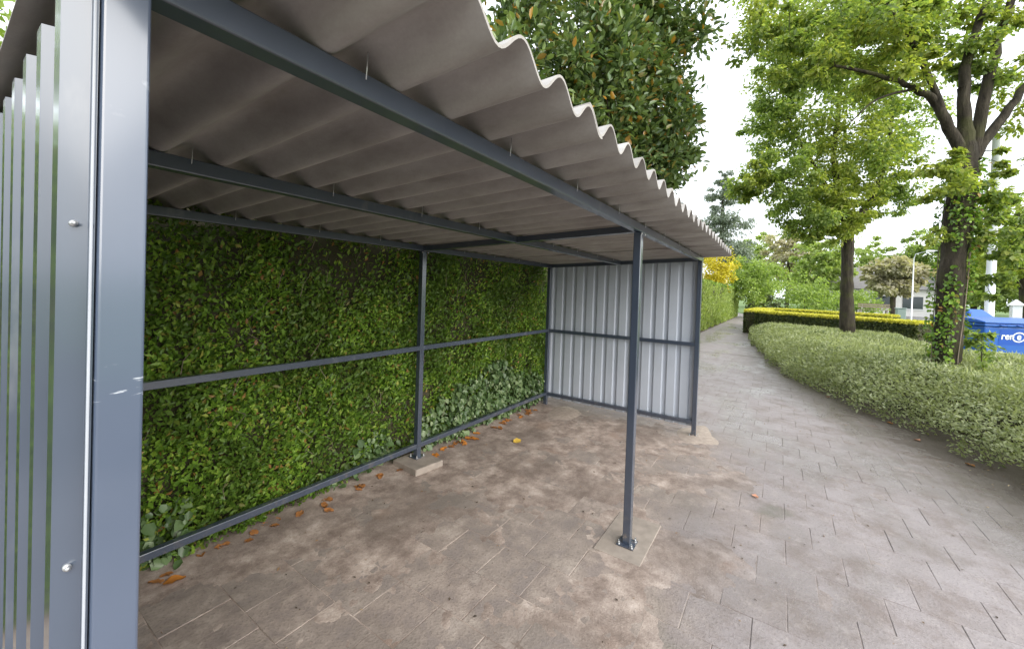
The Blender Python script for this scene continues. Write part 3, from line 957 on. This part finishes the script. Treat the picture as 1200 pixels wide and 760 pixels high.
# broad-leaved evergreen standing over the roof
tree('evergreen_tree', 'large glossy evergreen with reddish young shoots rising above the shelter roof', 'tree',
     [((8.1, 2.75, 0), .14), ((8.05, 2.7, 2), .12), ((8.0, 2.6, 4.5), .10), ((8.0, 2.6, 7.5), .06)],
     [([(8.05, 2.7, 1.8), (7.4, 2.2, 3.3), (6.9, 2.0, 5)], .07, .02), ([(8.05, 2.7, 2.2), (8.6, 2.0, 3.6), (9.0, 1.5, 5.4)], .07, .02),
      ([(8.0, 2.6, 3), (7.2, 3.2, 4.5), (6.6, 3.4, 6.5)], .06, .02), ([(8.0, 2.6, 4), (8.5, 1.9, 6), (8.7, 1.6, 8)], .05, .02)],
     [((8.0, 2.55, 5.2), (1.75, 1.75, 2.0), 120), ((8.75, 1.65, 5.2), (.95, .85, 1.5), 90), ((8.6, 1.7, 7.4), (1.1, 1.1, 1.6), 80), ((6.9, 2.4, 5.4), (1.1, 1.1, 1.8), 60), ((7.4, 2.5, 8.3), (1.9, 1.9, 1.3), 60),
      ((8.7, 1.9, 3.7), (.8, .8, .6), 18), ((5.6, 3.3, 5.8), (1.3, 1.0, 2.2), 60)],
     .15, M['leaf_evergreen'], seed=12, per=95, aspect=.48, shape=6, droop=-.15, flat=.9, nrm_up=.8)

# conifer far down the path, yellow shrub, bright shrubs
tree('conifer', 'blue-green conifer in the distance beyond the end of the shelter', 'tree',
     [((45, 4.2, 0), .4), ((45, 4.2, 6), .3), ((44.9, 4.3, 13), .08)], [],
     [((45.0, 3.9, 6.0), (2.6, 2.6, 1.8), 70), ((44.9, 3.9, 9.0), (2.3, 2.3, 1.8), 64), ((44.8, 4.1, 11.6), (1.8, 1.8, 1.5), 46), ((44.8, 4.25, 13.4), (1.0, 1.0, 1.0), 20), ((46, 6.0, 8), (2, 2, 3), 40)],
     .30, M['leaf_pine'], seed=14, per=80, aspect=.3, droop=.6)


def bush(name, label, cat, c, rad, k, ls, mat, seed, group=None, per=70, stem=.06):
    b = (c[0], c[1], 0)
    return tree(name, label, cat, [(b, stem), ((c[0], c[1], max(.3, c[2] * .5)), stem * .7), ((c[0], c[1], c[2]), stem * .4)], [], [(c, rad, k)], ls, M[mat], group, seed=seed, per=per, nrm_up=.7, flat=.8)


bush('yellow_shrub', 'bright yellow shrub rising behind the far end of the tall hedge', 'shrub', (29.3, 2.7, 3.5), (1.5, 1.3, 1.6), 60, .16, 'leaf_yellow', 41)
bush('green_shrub', 'bright green rounded shrub where the path meets the tall hedge', 'shrub', (35.2, .9, 2.9), (2.2, 2.0, 1.9), 60, .20, 'leaf_bright', 42, per=90)
bush('green_shrub', 'bright green shrub beyond the clipped loop hedge, left of the slim tree trunk', 'shrub', (42.5, -2.6, 2.0), (2.6, 2.4, 1.7), 50, .22, 'leaf_bright', 43)
bush('dark_shrub', 'low dark green shrub at the far end of the path', 'shrub', (37.5, .2, 1.0), (1.4, 1.4, .8), 26, .16, 'leaf_privet_low', 44)

bush('green_shrub', 'tall fresh green shrub screening the far end of the path', 'shrub', (47, 1.2, 3.0), (3.0, 2.6, 2.6), 60, .24, 'leaf_bright', 45)
bush('green_shrub', 'wide fresh green shrub just behind the rear loop hedge, right of the slim trunk', 'shrub', (50, -7.0, 1.5), (2.6, 2.6, 1.2), 40, .24, 'leaf_bright', 46)
bgs = [((73, -1.8, 8.5), (4.0, 4.0, 4.0), 'leaf_purple', 'pale tan-green far tree above the end of the path'),
       ((63, -4.8, 5.5), (3.2, 3.2, 3.6), 'leaf_far', 'pale green far tree left of the slim trunk'),
       ((93, -13.9, 8.5), (6, 6, 5), 'leaf_far', 'broad pale green far tree behind the white house'),
       ((90, -20, 8.5), (5.0, 5.0, 5.0), 'leaf_maple', 'mid green far tree right of the white house'),
       ((88, -26, 9), (5, 5, 5), 'leaf_far', 'pale green far tree seen left of the ivy-clad trunk'),
       ((76, -26.5, 6.5), (5, 5, 4.5), 'leaf_maple', 'leafy far tree behind the white pole'),
       ((58, -10.9, 4.6), (2.6, 2.6, 1.7), 'leaf_purple', 'dusky brown-leaved small tree in front of the white house'),
       ((80, 3.0, 8), (4, 4, 5), 'leaf_far', 'pale green far tree behind the conifer'),
       ((100, -34, 9), (7, 7, 5), 'leaf_far', 'far pale tree at the right end of the skyline'),
       ((70, -36, 7), (6, 6, 5), 'leaf_maple', 'far green tree beyond the blue container')]
for i, (c, rad, m, lab) in enumerate(bgs):
    tree('far_tree', lab, 'tree', [((c[0], c[1], 0), .3), ((c[0], c[1], c[2] * .55), .22), ((c[0], c[1], c[2]), .1)], [], [(c, rad, 75), ((c[0], c[1], c[2] - rad[2] * .8), (rad[0] * .95, rad[1] * .95, rad[2] * .6), 40)],
         .48, M[m], 'far trees', seed=60 + i, per=70)
for i, (c, rad, lab) in enumerate([((112, -8, 8), (7, 7, 5.5), 'far hazy tree above the loop hedge between the two bed trees'), ((110, -28, 9), (8, 8, 5.5), 'far hazy tree behind the ivy-clad trunk'), ((66, -19, 5), (3.2, 3.2, 2.6), 'small rounded far tree right of the street lamp')]):
    tree('far_tree', lab, 'tree', [((c[0], c[1], 0), .3), ((c[0], c[1], c[2] * .55), .22), ((c[0], c[1], c[2]), .1)], [], [(c, rad, 90), ((c[0], c[1], c[2] - rad[2] * .7), (rad[0], rad[1], rad[2] * .6), 50)], .5, M['leaf_far'], 'far trees', seed=160 + i, per=70)
# yellow-green tree at the right edge, behind the container
tree('yellow_green_tree', 'yellow-green spreading tree behind the white pole at the right edge', 'tree',
     [((24.3, -8.9, 0), .16), ((24.3, -8.8, 2.2), .13), ((24.4, -8.7, 3.5), .08)], [([(24.3, -8.8, 2.2), (23.9, -8.2, 3.2), (23.7, -7.8, 4)], .06, .02)],
     [((24.2, -8.4, 3.9), (1.3, 1.3, .9), 34), ((24.8, -9.2, 5.2), (1.5, 1.5, 1.2), 34), ((26.4, -8.2, 3.6), (1.2, 1.2, .9), 24), ((23.2, -8.6, 2.9), (.9, .9, .6), 18)],
     .16, M['leaf_maple_yellow'], seed=80, per=80)

# tree behind the near end of the shelter
tree('evergreen_tree', 'leafy tree behind the near end of the shelter, glimpsed past the roof corner', 'tree', [((.2, 7.2, 0), .15), ((.2, 7.2, 2.5), .11), ((.2, 7.1, 4), .07)], [],
     [((.2, 6.8, 4.3), (1.8, 1.5, 1.6), 50), ((-1.5, 7.0, 4.3), (1.5, 1.3, 1.4), 30)], .15, M['leaf_bright'], seed=95, per=50)

# ------------------------------------------------------------------ low grey-green shrub bed
poly = np.array([p for p in BED_EDGE if p[0] > 2.5] + [p for p in bed_back if p[0] > 3.5])


def sdist(P2):
    """distance to the outline, positive inside"""
    A = poly; B = np.roll(poly, -1, 0)
    d = np.full(len(P2), 1e9); ins = np.zeros(len(P2), bool)
    for a, b in zip(A, B):
        ab = b - a; t = np.clip(((P2 - a) @ ab) / (ab @ ab), 0, 1)
        d = np.minimum(d, np.linalg.norm(P2 - a - t[:, None] * ab, axis=1))
        c = ((a[1] > P2[:, 1]) != (b[1] > P2[:, 1]))
        xx = (b[0] - a[0]) * (P2[:, 1] - a[1]) / (b[1] - a[1] + 1e-12) + a[0]
        ins ^= c & (P2[:, 0] < xx)
    return np.where(ins, d, -d)


def bed_h(P2, d):
    b = vnoise(np.c_[P2, np.zeros(len(P2))], 1.1); b2 = vnoise(np.c_[P2, np.ones(len(P2))], 3.5)
    return (.60 + .20 * b + .12 * b2) * np.interp(P2[:, 0], [6, 9, 13, 16], [1.05, 1.0, .86, .80]) * np.sqrt(np.clip((d + .34) / .75, 0, 1))


bed = tag(empty('low_shrub_bed', (9, -3, 0)), 'mass of low grey-green shrubs filling the curved bed along the path', 'shrubs', kind='stuff')
rs = np.random.RandomState(51)
gx, gy = np.meshgrid(np.linspace(2.4, 20.5, 130), np.linspace(-7.6, .3, 70), indexing='ij')
G = np.c_[gx.ravel(), gy.ravel()]
gd = sdist(G); gh = bed_h(G, gd - .60) * .72
gh = np.where(gd > .50, gh, -.03)
idx = np.arange(len(G)).reshape(gx.shape)
vs = np.c_[G, gh]
fs = [(idx[i, j], idx[i + 1, j], idx[i + 1, j + 1], idx[i, j + 1]) for i in range(gx.shape[0] - 1) for j in range(gx.shape[1] - 1)
      if max(gd[idx[i, j]], gd[idx[i + 1, j]], gd[idx[i + 1, j + 1]], gd[idx[i, j + 1]]) > .40]
fs = [tuple(int(k) for k in f) for f in fs]
tag(under(bed, MB().add(vs, fs, True).build('shade_core', M['hedge_core'])), kind='stuff')  # dark mound under the leaves, inner shade put into its colour
N = 1150000
P2 = np.c_[rs.uniform(2.4, 20.5, N), rs.uniform(-7.6, .3, N)]
dc = np.linalg.norm(P2 - CAM[:2], axis=1)
P2 = P2[rs.rand(N) < np.clip((5.0 / dc) ** 1.3, 0, 1)]
d = sdist(P2)
ok = d > -.34 + .24 * vnoise(np.c_[P2, np.full(len(P2), 7.)], 1.8)
P2, d = P2[ok], d[ok]
h = bed_h(P2, d)
# loose sprays: leaves gather on short shoots
sp = vnoise(np.c_[P2, np.full(len(P2), 2.)], 11)
zz = h * (1 - .5 * rs.rand(len(P2)) ** 1.6) + .10 * (sp - .45)
edge = d < .30
zz = np.where(edge, .015 + (h + .03) * rs.rand(len(P2)) ** .85, zz)
lo = edge & (zz < .16 + .1 * vnoise(np.c_[P2, zz] + 4, 5)) & (vnoise(np.c_[P2, zz], 2.4) > .62)
P2, d, zz = P2[~lo], d[~lo], zz[~lo]
n = len(P2)
dc = np.linalg.norm(P2 - CAM[:2], axis=1)
axs = rs.normal(0, .55, (n, 3)) + np.array([0, 0, .75]); axs[d < .3] += np.array([-.25, .6, -.3])
nr = rs.normal(0, .7, (n, 3)) + np.array([-.35, .2, .6])
near = dc < 7.5
o1 = leaves('foliage', np.c_[P2, zz], axs, nr, (.018 + .0038 * dc) * rs.uniform(.7, 1.3, n), .42, M['leaf_bed'], bed)
tag(o1, kind='stuff')
m = 15000
q2 = np.c_[rs.uniform(4, 20.5, m), rs.uniform(-7, .3, m)]
q2 = q2[rs.rand(m) < np.clip((6.5 / np.linalg.norm(q2 - CAM[:2], axis=1)), 0, 1)]
dq = sdist(q2); q2 = q2[dq > .02]; dq = dq[dq > .02]; m = len(q2)
dcq = np.linalg.norm(q2 - CAM[:2], axis=1)
tag(leaves('shoots', np.c_[q2, bed_h(q2, dq) + rs.uniform(0, .05, m)], rs.normal(0, .35, (m, 3)) + [0, 0, 1], rnd_dirs(m, rs), rs.uniform(.05, .11, m) + .002 * dcq, .16, M['leaf_bed'], bed), kind='stuff')
# small sapling growth round the foot of the ivy-clad tree
tree('sapling', 'pale green sapling shoots at the foot of the ivy-clad tree', 'shrub', [((7.75, -3.0, 0), .010), ((7.77, -3.0, .8), .006), ((7.8, -3.0, 1.1), .004)], [],
     [((7.78, -3.02, 1.05), (.32, .32, .28), 10)], .075, M['leaf_maple'], seed=90, per=34)

# ------------------------------------------------------------------ golden clipped loop hedge
def low_hedge(name, label, a, b, wd, h, seed):
    a, b = np.array(a, float), np.array(b, float)
    r = np.random.RandomState(seed)
    L = np.linalg.norm(b - a); t = (b - a) / L; n = np.array([-t[1], t[0]])
    root = tag(empty(name, ((a[0] + b[0]) / 2, (a[1] + b[1]) / 2, 0)), label, 'hedge', 'golden clipped hedges')
    hw = wd / 2
    q = [a + n * -hw * .8, b + n * -hw * .8, b + n * hw * .8, a + n * hw * .8]
    under(root, fixn(MB().hexa([(*p, .01) for p in q], [(*p, h - .05) for p in q]).build('shade_core', M['hedge_core'])))  # dark box inside the row, painted shade behind the leaves
    m = int(2600 * L * wd)
    s, w = r.uniform(0, L, m), r.uniform(-hw, hw, m)
    p = np.c_[a + s[:, None] * t + w[:, None] * n, h + r.uniform(-.07, .03, m)]
    leaves('top_foliage', p, r.normal(0, .5, (m, 3)) + [0, 0, .6], r.normal(0, .4, (m, 3)) + [0, 0, 1], .085, .5, M['leaf_privet'], root)
    m = int(1500 * (2 * L + 2 * wd) * h)
    s = r.uniform(-hw, L + hw + 0, m); per = r.rand(m) * (2 * L + 2 * wd)
    p = np.zeros((m, 3)); on = np.zeros((m, 3))
    for k, (lo_, hi_) in enumerate(((0, L), (L, 2 * L), (2 * L, 2 * L + wd), (2 * L + wd, 2 * L + 2 * wd))):
        i = (per >= lo_) & (per < hi_); u_ = per[i] - lo_
        if k == 0: xy = a + u_[:, None] * t + n * hw; on[i, :2] = n
        if k == 1: xy = a + u_[:, None] * t - n * hw; on[i, :2] = -n
        if k == 2: xy = a + (u_ - hw)[:, None] * n; on[i, :2] = -t
        if k == 3: xy = b + (u_ - hw)[:, None] * n; on[i, :2] = t
        p[i, :2] = xy
    p[:, 2] = r.uniform(.02, h, m)
    p += on * r.uniform(-.06, .02, (m, 1))
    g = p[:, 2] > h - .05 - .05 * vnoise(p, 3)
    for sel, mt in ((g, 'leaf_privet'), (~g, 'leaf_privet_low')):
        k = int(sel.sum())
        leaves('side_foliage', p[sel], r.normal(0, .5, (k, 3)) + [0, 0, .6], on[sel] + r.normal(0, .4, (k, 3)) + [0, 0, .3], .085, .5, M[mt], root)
    return root


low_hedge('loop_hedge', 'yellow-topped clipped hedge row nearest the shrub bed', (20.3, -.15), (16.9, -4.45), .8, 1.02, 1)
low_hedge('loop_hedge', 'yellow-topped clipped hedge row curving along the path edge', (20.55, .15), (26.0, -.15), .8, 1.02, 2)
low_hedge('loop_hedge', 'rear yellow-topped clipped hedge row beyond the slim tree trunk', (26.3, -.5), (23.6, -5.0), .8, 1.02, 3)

# ------------------------------------------------------------------ blue container
WX = Vector((.54, -.842, 0)).normalized()      # to the right along its front
BKW = Vector((.842, .54, 0)).normalized()      # to its back
ORG = Vector((12.27, -4.32, 0))


def bp(x, y, z): return ORG + WX * x + BKW * y + Vector((0, 0, z))


def bbox(mb, x0, x1, y0, y1, z0, z1, tx=0, ty=0):
    mb.hexa([bp(x0 + tx, y0 + ty, z0), bp(x1 - tx, y0 + ty, z0), bp(x1 - tx, y1 - ty, z0), bp(x0 + tx, y1 - ty, z0)], [bp(x0, y0, z1), bp(x1, y0, z1), bp(x1, y1, z1), bp(x0, y1, z1)])
    return mb


bn = tag(empty('waste_container', tuple(ORG)), 'blue wheeled waste container with white lettering behind the shrub bed', 'container')


def bpart(mb, name, mat, bevel=0.0): return under(bn, fixn(mb.build(name, mat, None, bevel)))


bpart(bbox(MB(), .04, 1.33, .04, 1.0, .20, 1.16, .09, .09), 'body', M['blue'], .03)
bpart(bbox(MB(), 0, 1.37, 0, 1.04, 1.165, 1.225), 'rim', M['blue'], .015)
lid = MB()
prof = [(-.03, 1.232), (-.03, 1.26), (.18, 1.315), (.55, 1.345), (.90, 1.33), (1.07, 1.27), (1.07, 1.232)]
vs = [bp(-.03, y, z) for y, z in prof] + [bp(1.40, y, z) for y, z in prof]
k = len(prof)
lid.add(vs, [(i, (i + 1) % k, k + (i + 1) % k, k + i) for i in range(k)] + [tuple(range(k)), tuple(range(2 * k - 1, k - 1, -1))])
bpart(lid, 'lid', M['blue'], .015)
hd = MB()
vs = [bp(.42, .62, 1.33), bp(.95, .62, 1.33), bp(.95, 1.12, 1.31), bp(.42, 1.12, 1.31), bp(.52, .80, 1.50), bp(.85, .80, 1.50), bp(.85, 1.06, 1.50), bp(.52, 1.06, 1.50)]
hd.hexa(vs[:4], vs[4:])
bpart(hd, 'hinge_cover', M['blue'], .02)
for x in (.06, 1.31):
    bpart(MB().tube([bp(x - .12, .5, 1.08), bp(x + .12, .5, 1.08)], .024, 10), 'trunnion', M['blue'])
for x in (.22, 1.15):
    for y in (.22, .82):
        w_ = bpart(MB().tube([bp(x - .025, y, .10), bp(x + .025, y, .10)], .10, 16), 'wheel', M['dark'])
        under(bn, MB().tube([bp(x, y, .10), bp(x, y, .22)], .018, 6).build('castor_fork', M['galv']))
for x in (.30, .65, 1.0):
    bpart(MB().tube([bp(x, -.005, 1.195), bp(x, -.045, 1.18), bp(x + .14, -.045, 1.18), bp(x + .14, -.005, 1.195)], .010, 6), 'handle', M['blue'])
# slanting front face: lies along the tapered body front


def front(x, z, off): return bp(x, .04 + .09 * (1.16 - z) / .96 - off, z)


bpart(MB().add([front(.37, .78, .004), front(1.27, .78, .004), front(1.27, 1.10, .004), front(.37, 1.10, .004)], [(0, 1, 2, 3)]), 'panel', M['blue_panel'])


def text_part(s, x, z, size, name, off=.009):
    cu = bpy.data.curves.new(name, 'FONT')
    cu.body = s; cu.size = size; cu.extrude = 0.0015; cu.offset = 0.004; cu.fill_mode = 'BOTH'
    to = bpy.data.objects.new(name, cu)
    COL.objects.link(to)
    bpy.context.view_layer.update()
    me = bpy.data.meshes.new_from_object(to.evaluated_get(bpy.context.evaluated_depsgraph_get()))
    wmax = max(v.co.x for v in me.vertices)
    for v in me.vertices:
        q = front(x + v.co.x, z + v.co.y, off) - BKW * v.co.z
        v.co = q
    bpy.data.objects.remove(to)
    me.materials.clear(); me.materials.append(M['white'])
    o = bpy.data.objects.new(name, me); COL.objects.link(o)
    under(bn, o)
    return wmax


def oval(cx, cz, rx, rz, wd, n=40):
    vs, fs = [], []
    for i in range(n):
        a = 2 * math.pi * i / n
        for k in (0, 1):
            vs.append(front(cx + (rx + (k - .5) * wd) * math.cos(a), cz + (rz + (k - .5) * wd) * math.sin(a), .0085))
    for i in range(n):
        j = (i + 1) % n
        fs.append((2 * i, 2 * i + 1, 2 * j + 1, 2 * j))
    bpart(MB().add(vs, fs), 'logo_ring', M['white'])


w1 = text_part('ren', .40, .90, .20, 'lettering')
w2 = text_part('e', .40 + w1 + .055, .90, .20, 'lettering')
oval(.40 + w1 + .055 + w2 / 2, .95, .125, .095, .026)
text_part('wi', .40 + w1 + .06 + w2 + .07, .90, .20, 'lettering')

# ------------------------------------------------------------------ poles, cabinet, lamp, bench, house
pl = tag(empty('white_pole', (14.14, -4.92, 0)), 'tall white pole standing behind the blue container', 'pole')
under(pl, MB().tube([(14.14, -4.92, 0), (14.14, -4.92, 3), (14.14, -4.90, 5.6)], [.085, .08, .065], 14).build('shaft', M['white']))
under(pl, MB().tube([(14.14, -4.92, 0), (14.14, -4.92, .12)], .19, 14).build('base', M['concrete']))
under(pl, MB().tube([(14.14, -4.90, 5.6), (14.14, -4.90, 5.66), (14.14, -4.9, 5.72)], [.07, .075, .01], 12).build('cap', M['white']))
ps = tag(empty('white_post', (14.5, -5.45, 0)), 'short white post right of the tall white pole', 'post')
under(ps, MB().box(14.42, 14.58, -5.53, -5.37, 0, 1.62).build('shaft', M['white'], bevel=.01))
under(ps, fixn(MB().hexa([(14.38, -5.57, 1.622), (14.62, -5.57, 1.622), (14.62, -5.33, 1.622), (14.38, -5.33, 1.622)], [(14.49, -5.46, 1.76), (14.51, -5.46, 1.76), (14.51, -5.44, 1.76), (14.49, -5.44, 1.76)]).build('cap', M['white'])))

cb = tag(empty('utility_cabinet', (38.4, -7.9, 0)), 'small grey-green utility cabinet on the far verge', 'cabinet')
under(cb, MB().box(38.2, 38.6, -8.15, -7.65, 0, 1.15).build('body', M['greybox'], bevel=.03))
under(cb, MB().box(38.16, 38.64, -8.19, -7.61, 1.155, 1.22).build('roof', M['greybox'], bevel=.02))
under(cb, MB().box(38.17, 38.198, -8.1, -7.70, .1, 1.08).build('door', M['greybox'], bevel=.005))

lp = tag(empty('street_lamp', (48.6, -10.5, 0)), 'slender grey street lamp in the distance between the two trees', 'lamp')
under(lp, MB().tube([(48.6, -10.5, 0), (48.6, -10.5, 5.5), (48.55, -10.6, 5.9), (48.4, -11.3, 6.1)], [.06, .04, .035, .03], 8).build('column', M['galv']))
under(lp, MB().hexa([(48.3, -11.9, 6.05), (48.6, -11.9, 6.05), (48.55, -11.2, 6.05), (48.3, -11.2, 6.05)], [(48.35, -11.85, 6.18), (48.5, -11.85, 6.18), (48.5, -11.2, 6.2), (48.35, -11.2, 6.2)]).build('lamp_head', M['galv']))

bc = tag(empty('park_bench', (46.0, -7.6, 0)), 'weathered wooden bench on the far verge in front of the house', 'bench')
for k in range(3): under(bc, MB().box(45.8 + k * .16, 45.93 + k * .16, -8.7, -6.6, .86, .9).build('seat_plank', M['wood']))
for k in range(2): under(bc, MB().box(46.32, 46.36, -8.7, -6.6, 1.05 + k * .2, 1.2 + k * .2).build('back_plank', M['wood']))
for y in (-8.5, -6.8): under(bc, MB().box(45.85, 46.3, y, y + .1, 0, .855).build('leg', M['concrete']))


def house(name, label, x, y0, y1, d, he, hr, wins):
    """gable house, front face at x looking towards -X"""
    h = tag(empty(name, (x, (y0 + y1) / 2, 0)), label, 'house', 'far houses')
    under(h, MB().box(x, x + d, y0, y1, 0, he).build('wall', M['render_wall']))
    rf = MB()
    rf.add([(x - .4, y0 - .3, he + .02), (x + d + .4, y0 - .3, he + .02), (x + d + .4, y1 + .3, he + .02), (x - .4, y1 + .3, he + .02), (x + d / 2, y0 - .3, hr), (x + d / 2, y1 + .3, hr)],
           [(0, 4, 5, 3), (1, 2, 5, 4), (0, 1, 4), (2, 3, 5), (0, 3, 2, 1)])
    r_ = under(h, fixn(rf.build('roof', M['roof_tile'])))
    under(h, MB().box(x + d * .6, x + d * .6 + .8, y0 + 1, y0 + 1.8, he + 1, hr + .7).build('chimney', M['wood']))
    for (a, b, z0, z1) in wins:
        under(h, MB().box(x - .05, x - .02, a, b, z0, z1).build('window', M['glass']))
        under(h, MB().box(x - .09, x - .055, a - .08, b + .08, z0 - .12, z0 - .02).build('sill', M['white']))
    return h


house('white_house', 'low white house with grey roof glimpsed behind the dusky small tree', 64, -15.5, -6.5, 9, 3.1, 6.0, [(-14.5, -12.8, .9, 2.3), (-11.8, -10.2, .9, 2.3), (-9.2, -7.6, .9, 2.3)])
house('white_house', 'pale house glimpsed right of the ivy-clad trunk', 58, -34, -24, 10, 3.4, 6.5, [(-33, -31, .9, 2.4), (-29.5, -27.5, .9, 2.4), (-26.6, -25, .9, 2.4)])

# ------------------------------------------------------------------ fallen leaves
rs = np.random.RandomState(77)


def fallen(x, y, s, label, mat=M['leaf_dead'], z=.006):
    """one curled leaf"""
    a = rs.uniform(0, 6.28); n = 7
    vs, fs = [], []
    for i in range(n):
        t = i / (n - 1); w_ = .34 * math.sin(math.pi * min(1, t * .93 + .05)) ** .8
        zc = .05 * math.sin(math.pi * t) + rs.uniform(-.015, .03); w_ *= rs.uniform(.75, 1.2)
        for q in (-1, 0, 1): vs.append(((t - .5) * s, q * w_ * s, s * (zc + (rs.uniform(.02, .16) if q else 0)) + (.002)))
    for i in range(n - 1):
        for q in (0, 1): fs.append((i * 3 + q, i * 3 + q + 1, i * 3 + q + 4, i * 3 + q + 3))
    o = MB().add(vs, fs, True).build('fallen_leaf', mat)
    o.location = (x, y, z); o.rotation_euler = (rs.normal(0, .12), rs.normal(0, .12), a)
    return tag(o, label, 'leaf', 'fallen leaves')


M['litter'] = leaf_mat('litter_crumbs', [(0.0, (0.05, 0.038, 0.028)), (0.6, (0.12, 0.085, 0.055)), (0.85, (0.30, 0.18, 0.09)), (1.0, (0.45, 0.36, 0.22))], 0.1, 0.7)
M['leaf_orange'] = leaf_mat('orange_leaf', [(0, (.50, .17, .03)), (1, (.60, .25, .05))], .15, .55)
M['leaf_yellowing'] = leaf_mat('yellowing_leaf', [(0, (.55, .36, .05)), (1, (.62, .42, .08))], .15, .55)
M['leaf_pinkish'] = leaf_mat('pinkish_leaf', [(0, (.55, .25, .16)), (1, (.6, .3, .2))], .15, .55)
fallen(.63, 1.86, .10, 'large orange leaf in front of the bottom rail nearest the left post', M['leaf_orange'])
fallen(3.38, 1.50, .10, 'yellow leaf lying alone on the soil inside the shelter', M['leaf_yellowing'])
fallen(3.62, -.62, .06, 'pinkish leaf lying alone on the paving outside the shelter', M['leaf_pinkish'])
for k, (x, y) in enumerate([(7.0, -2.0), (6.35, -2.12), (5.7, -2.36), (8.2, -1.45)]): fallen(x, y, .08, ['brown leaf lying on the dirt beside the shrub bed', 'pale brown leaf on the paving edge by the shrub bed', 'brown leaf nearest the camera beside the shrub bed', 'brown leaf farthest along the shrub bed edge'][k], M['leaf_pinkish'] if k % 2 else M['leaf_dead'])
for k in range(34):
    x = rs.uniform(2.55, 4.55); fallen(x, 1.93 - abs(rs.normal(0, .05)) + .04, rs.uniform(.05, .09), 'orange-brown leaf drifted under the bottom rail past the concrete block', M['leaf_orange'] if rs.rand() < .4 else M['leaf_dead'])
for k in range(22):
    x = rs.uniform(.25, 2.2); fallen(x, 1.95 - abs(rs.normal(0, .05)) + .06, rs.uniform(.045, .08), 'brown leaf drifted under the bottom rail before the concrete block')
N = 1700
e = np.array(BED_EDGE)
x = rs.uniform(.3, 12, N); yr = np.interp(x, e[:, 0], e[:, 1])
y = np.where(rs.rand(N) < .55, yr + np.abs(rs.normal(0, .22, N)), rs.uniform(-2.2, 1.9, N))
p = np.c_[x, y, np.full(N, .006)]
tag(leaves('leaf_litter', p, rnd_dirs(N, rs) * [1, 1, .15], rnd_dirs(N, rs) * .3 + [0, 0, 1], rs.uniform(.006, .026, N), .5, M['litter']), 'scattered crumbs of dead leaf on the paving', 'litter', kind='stuff')
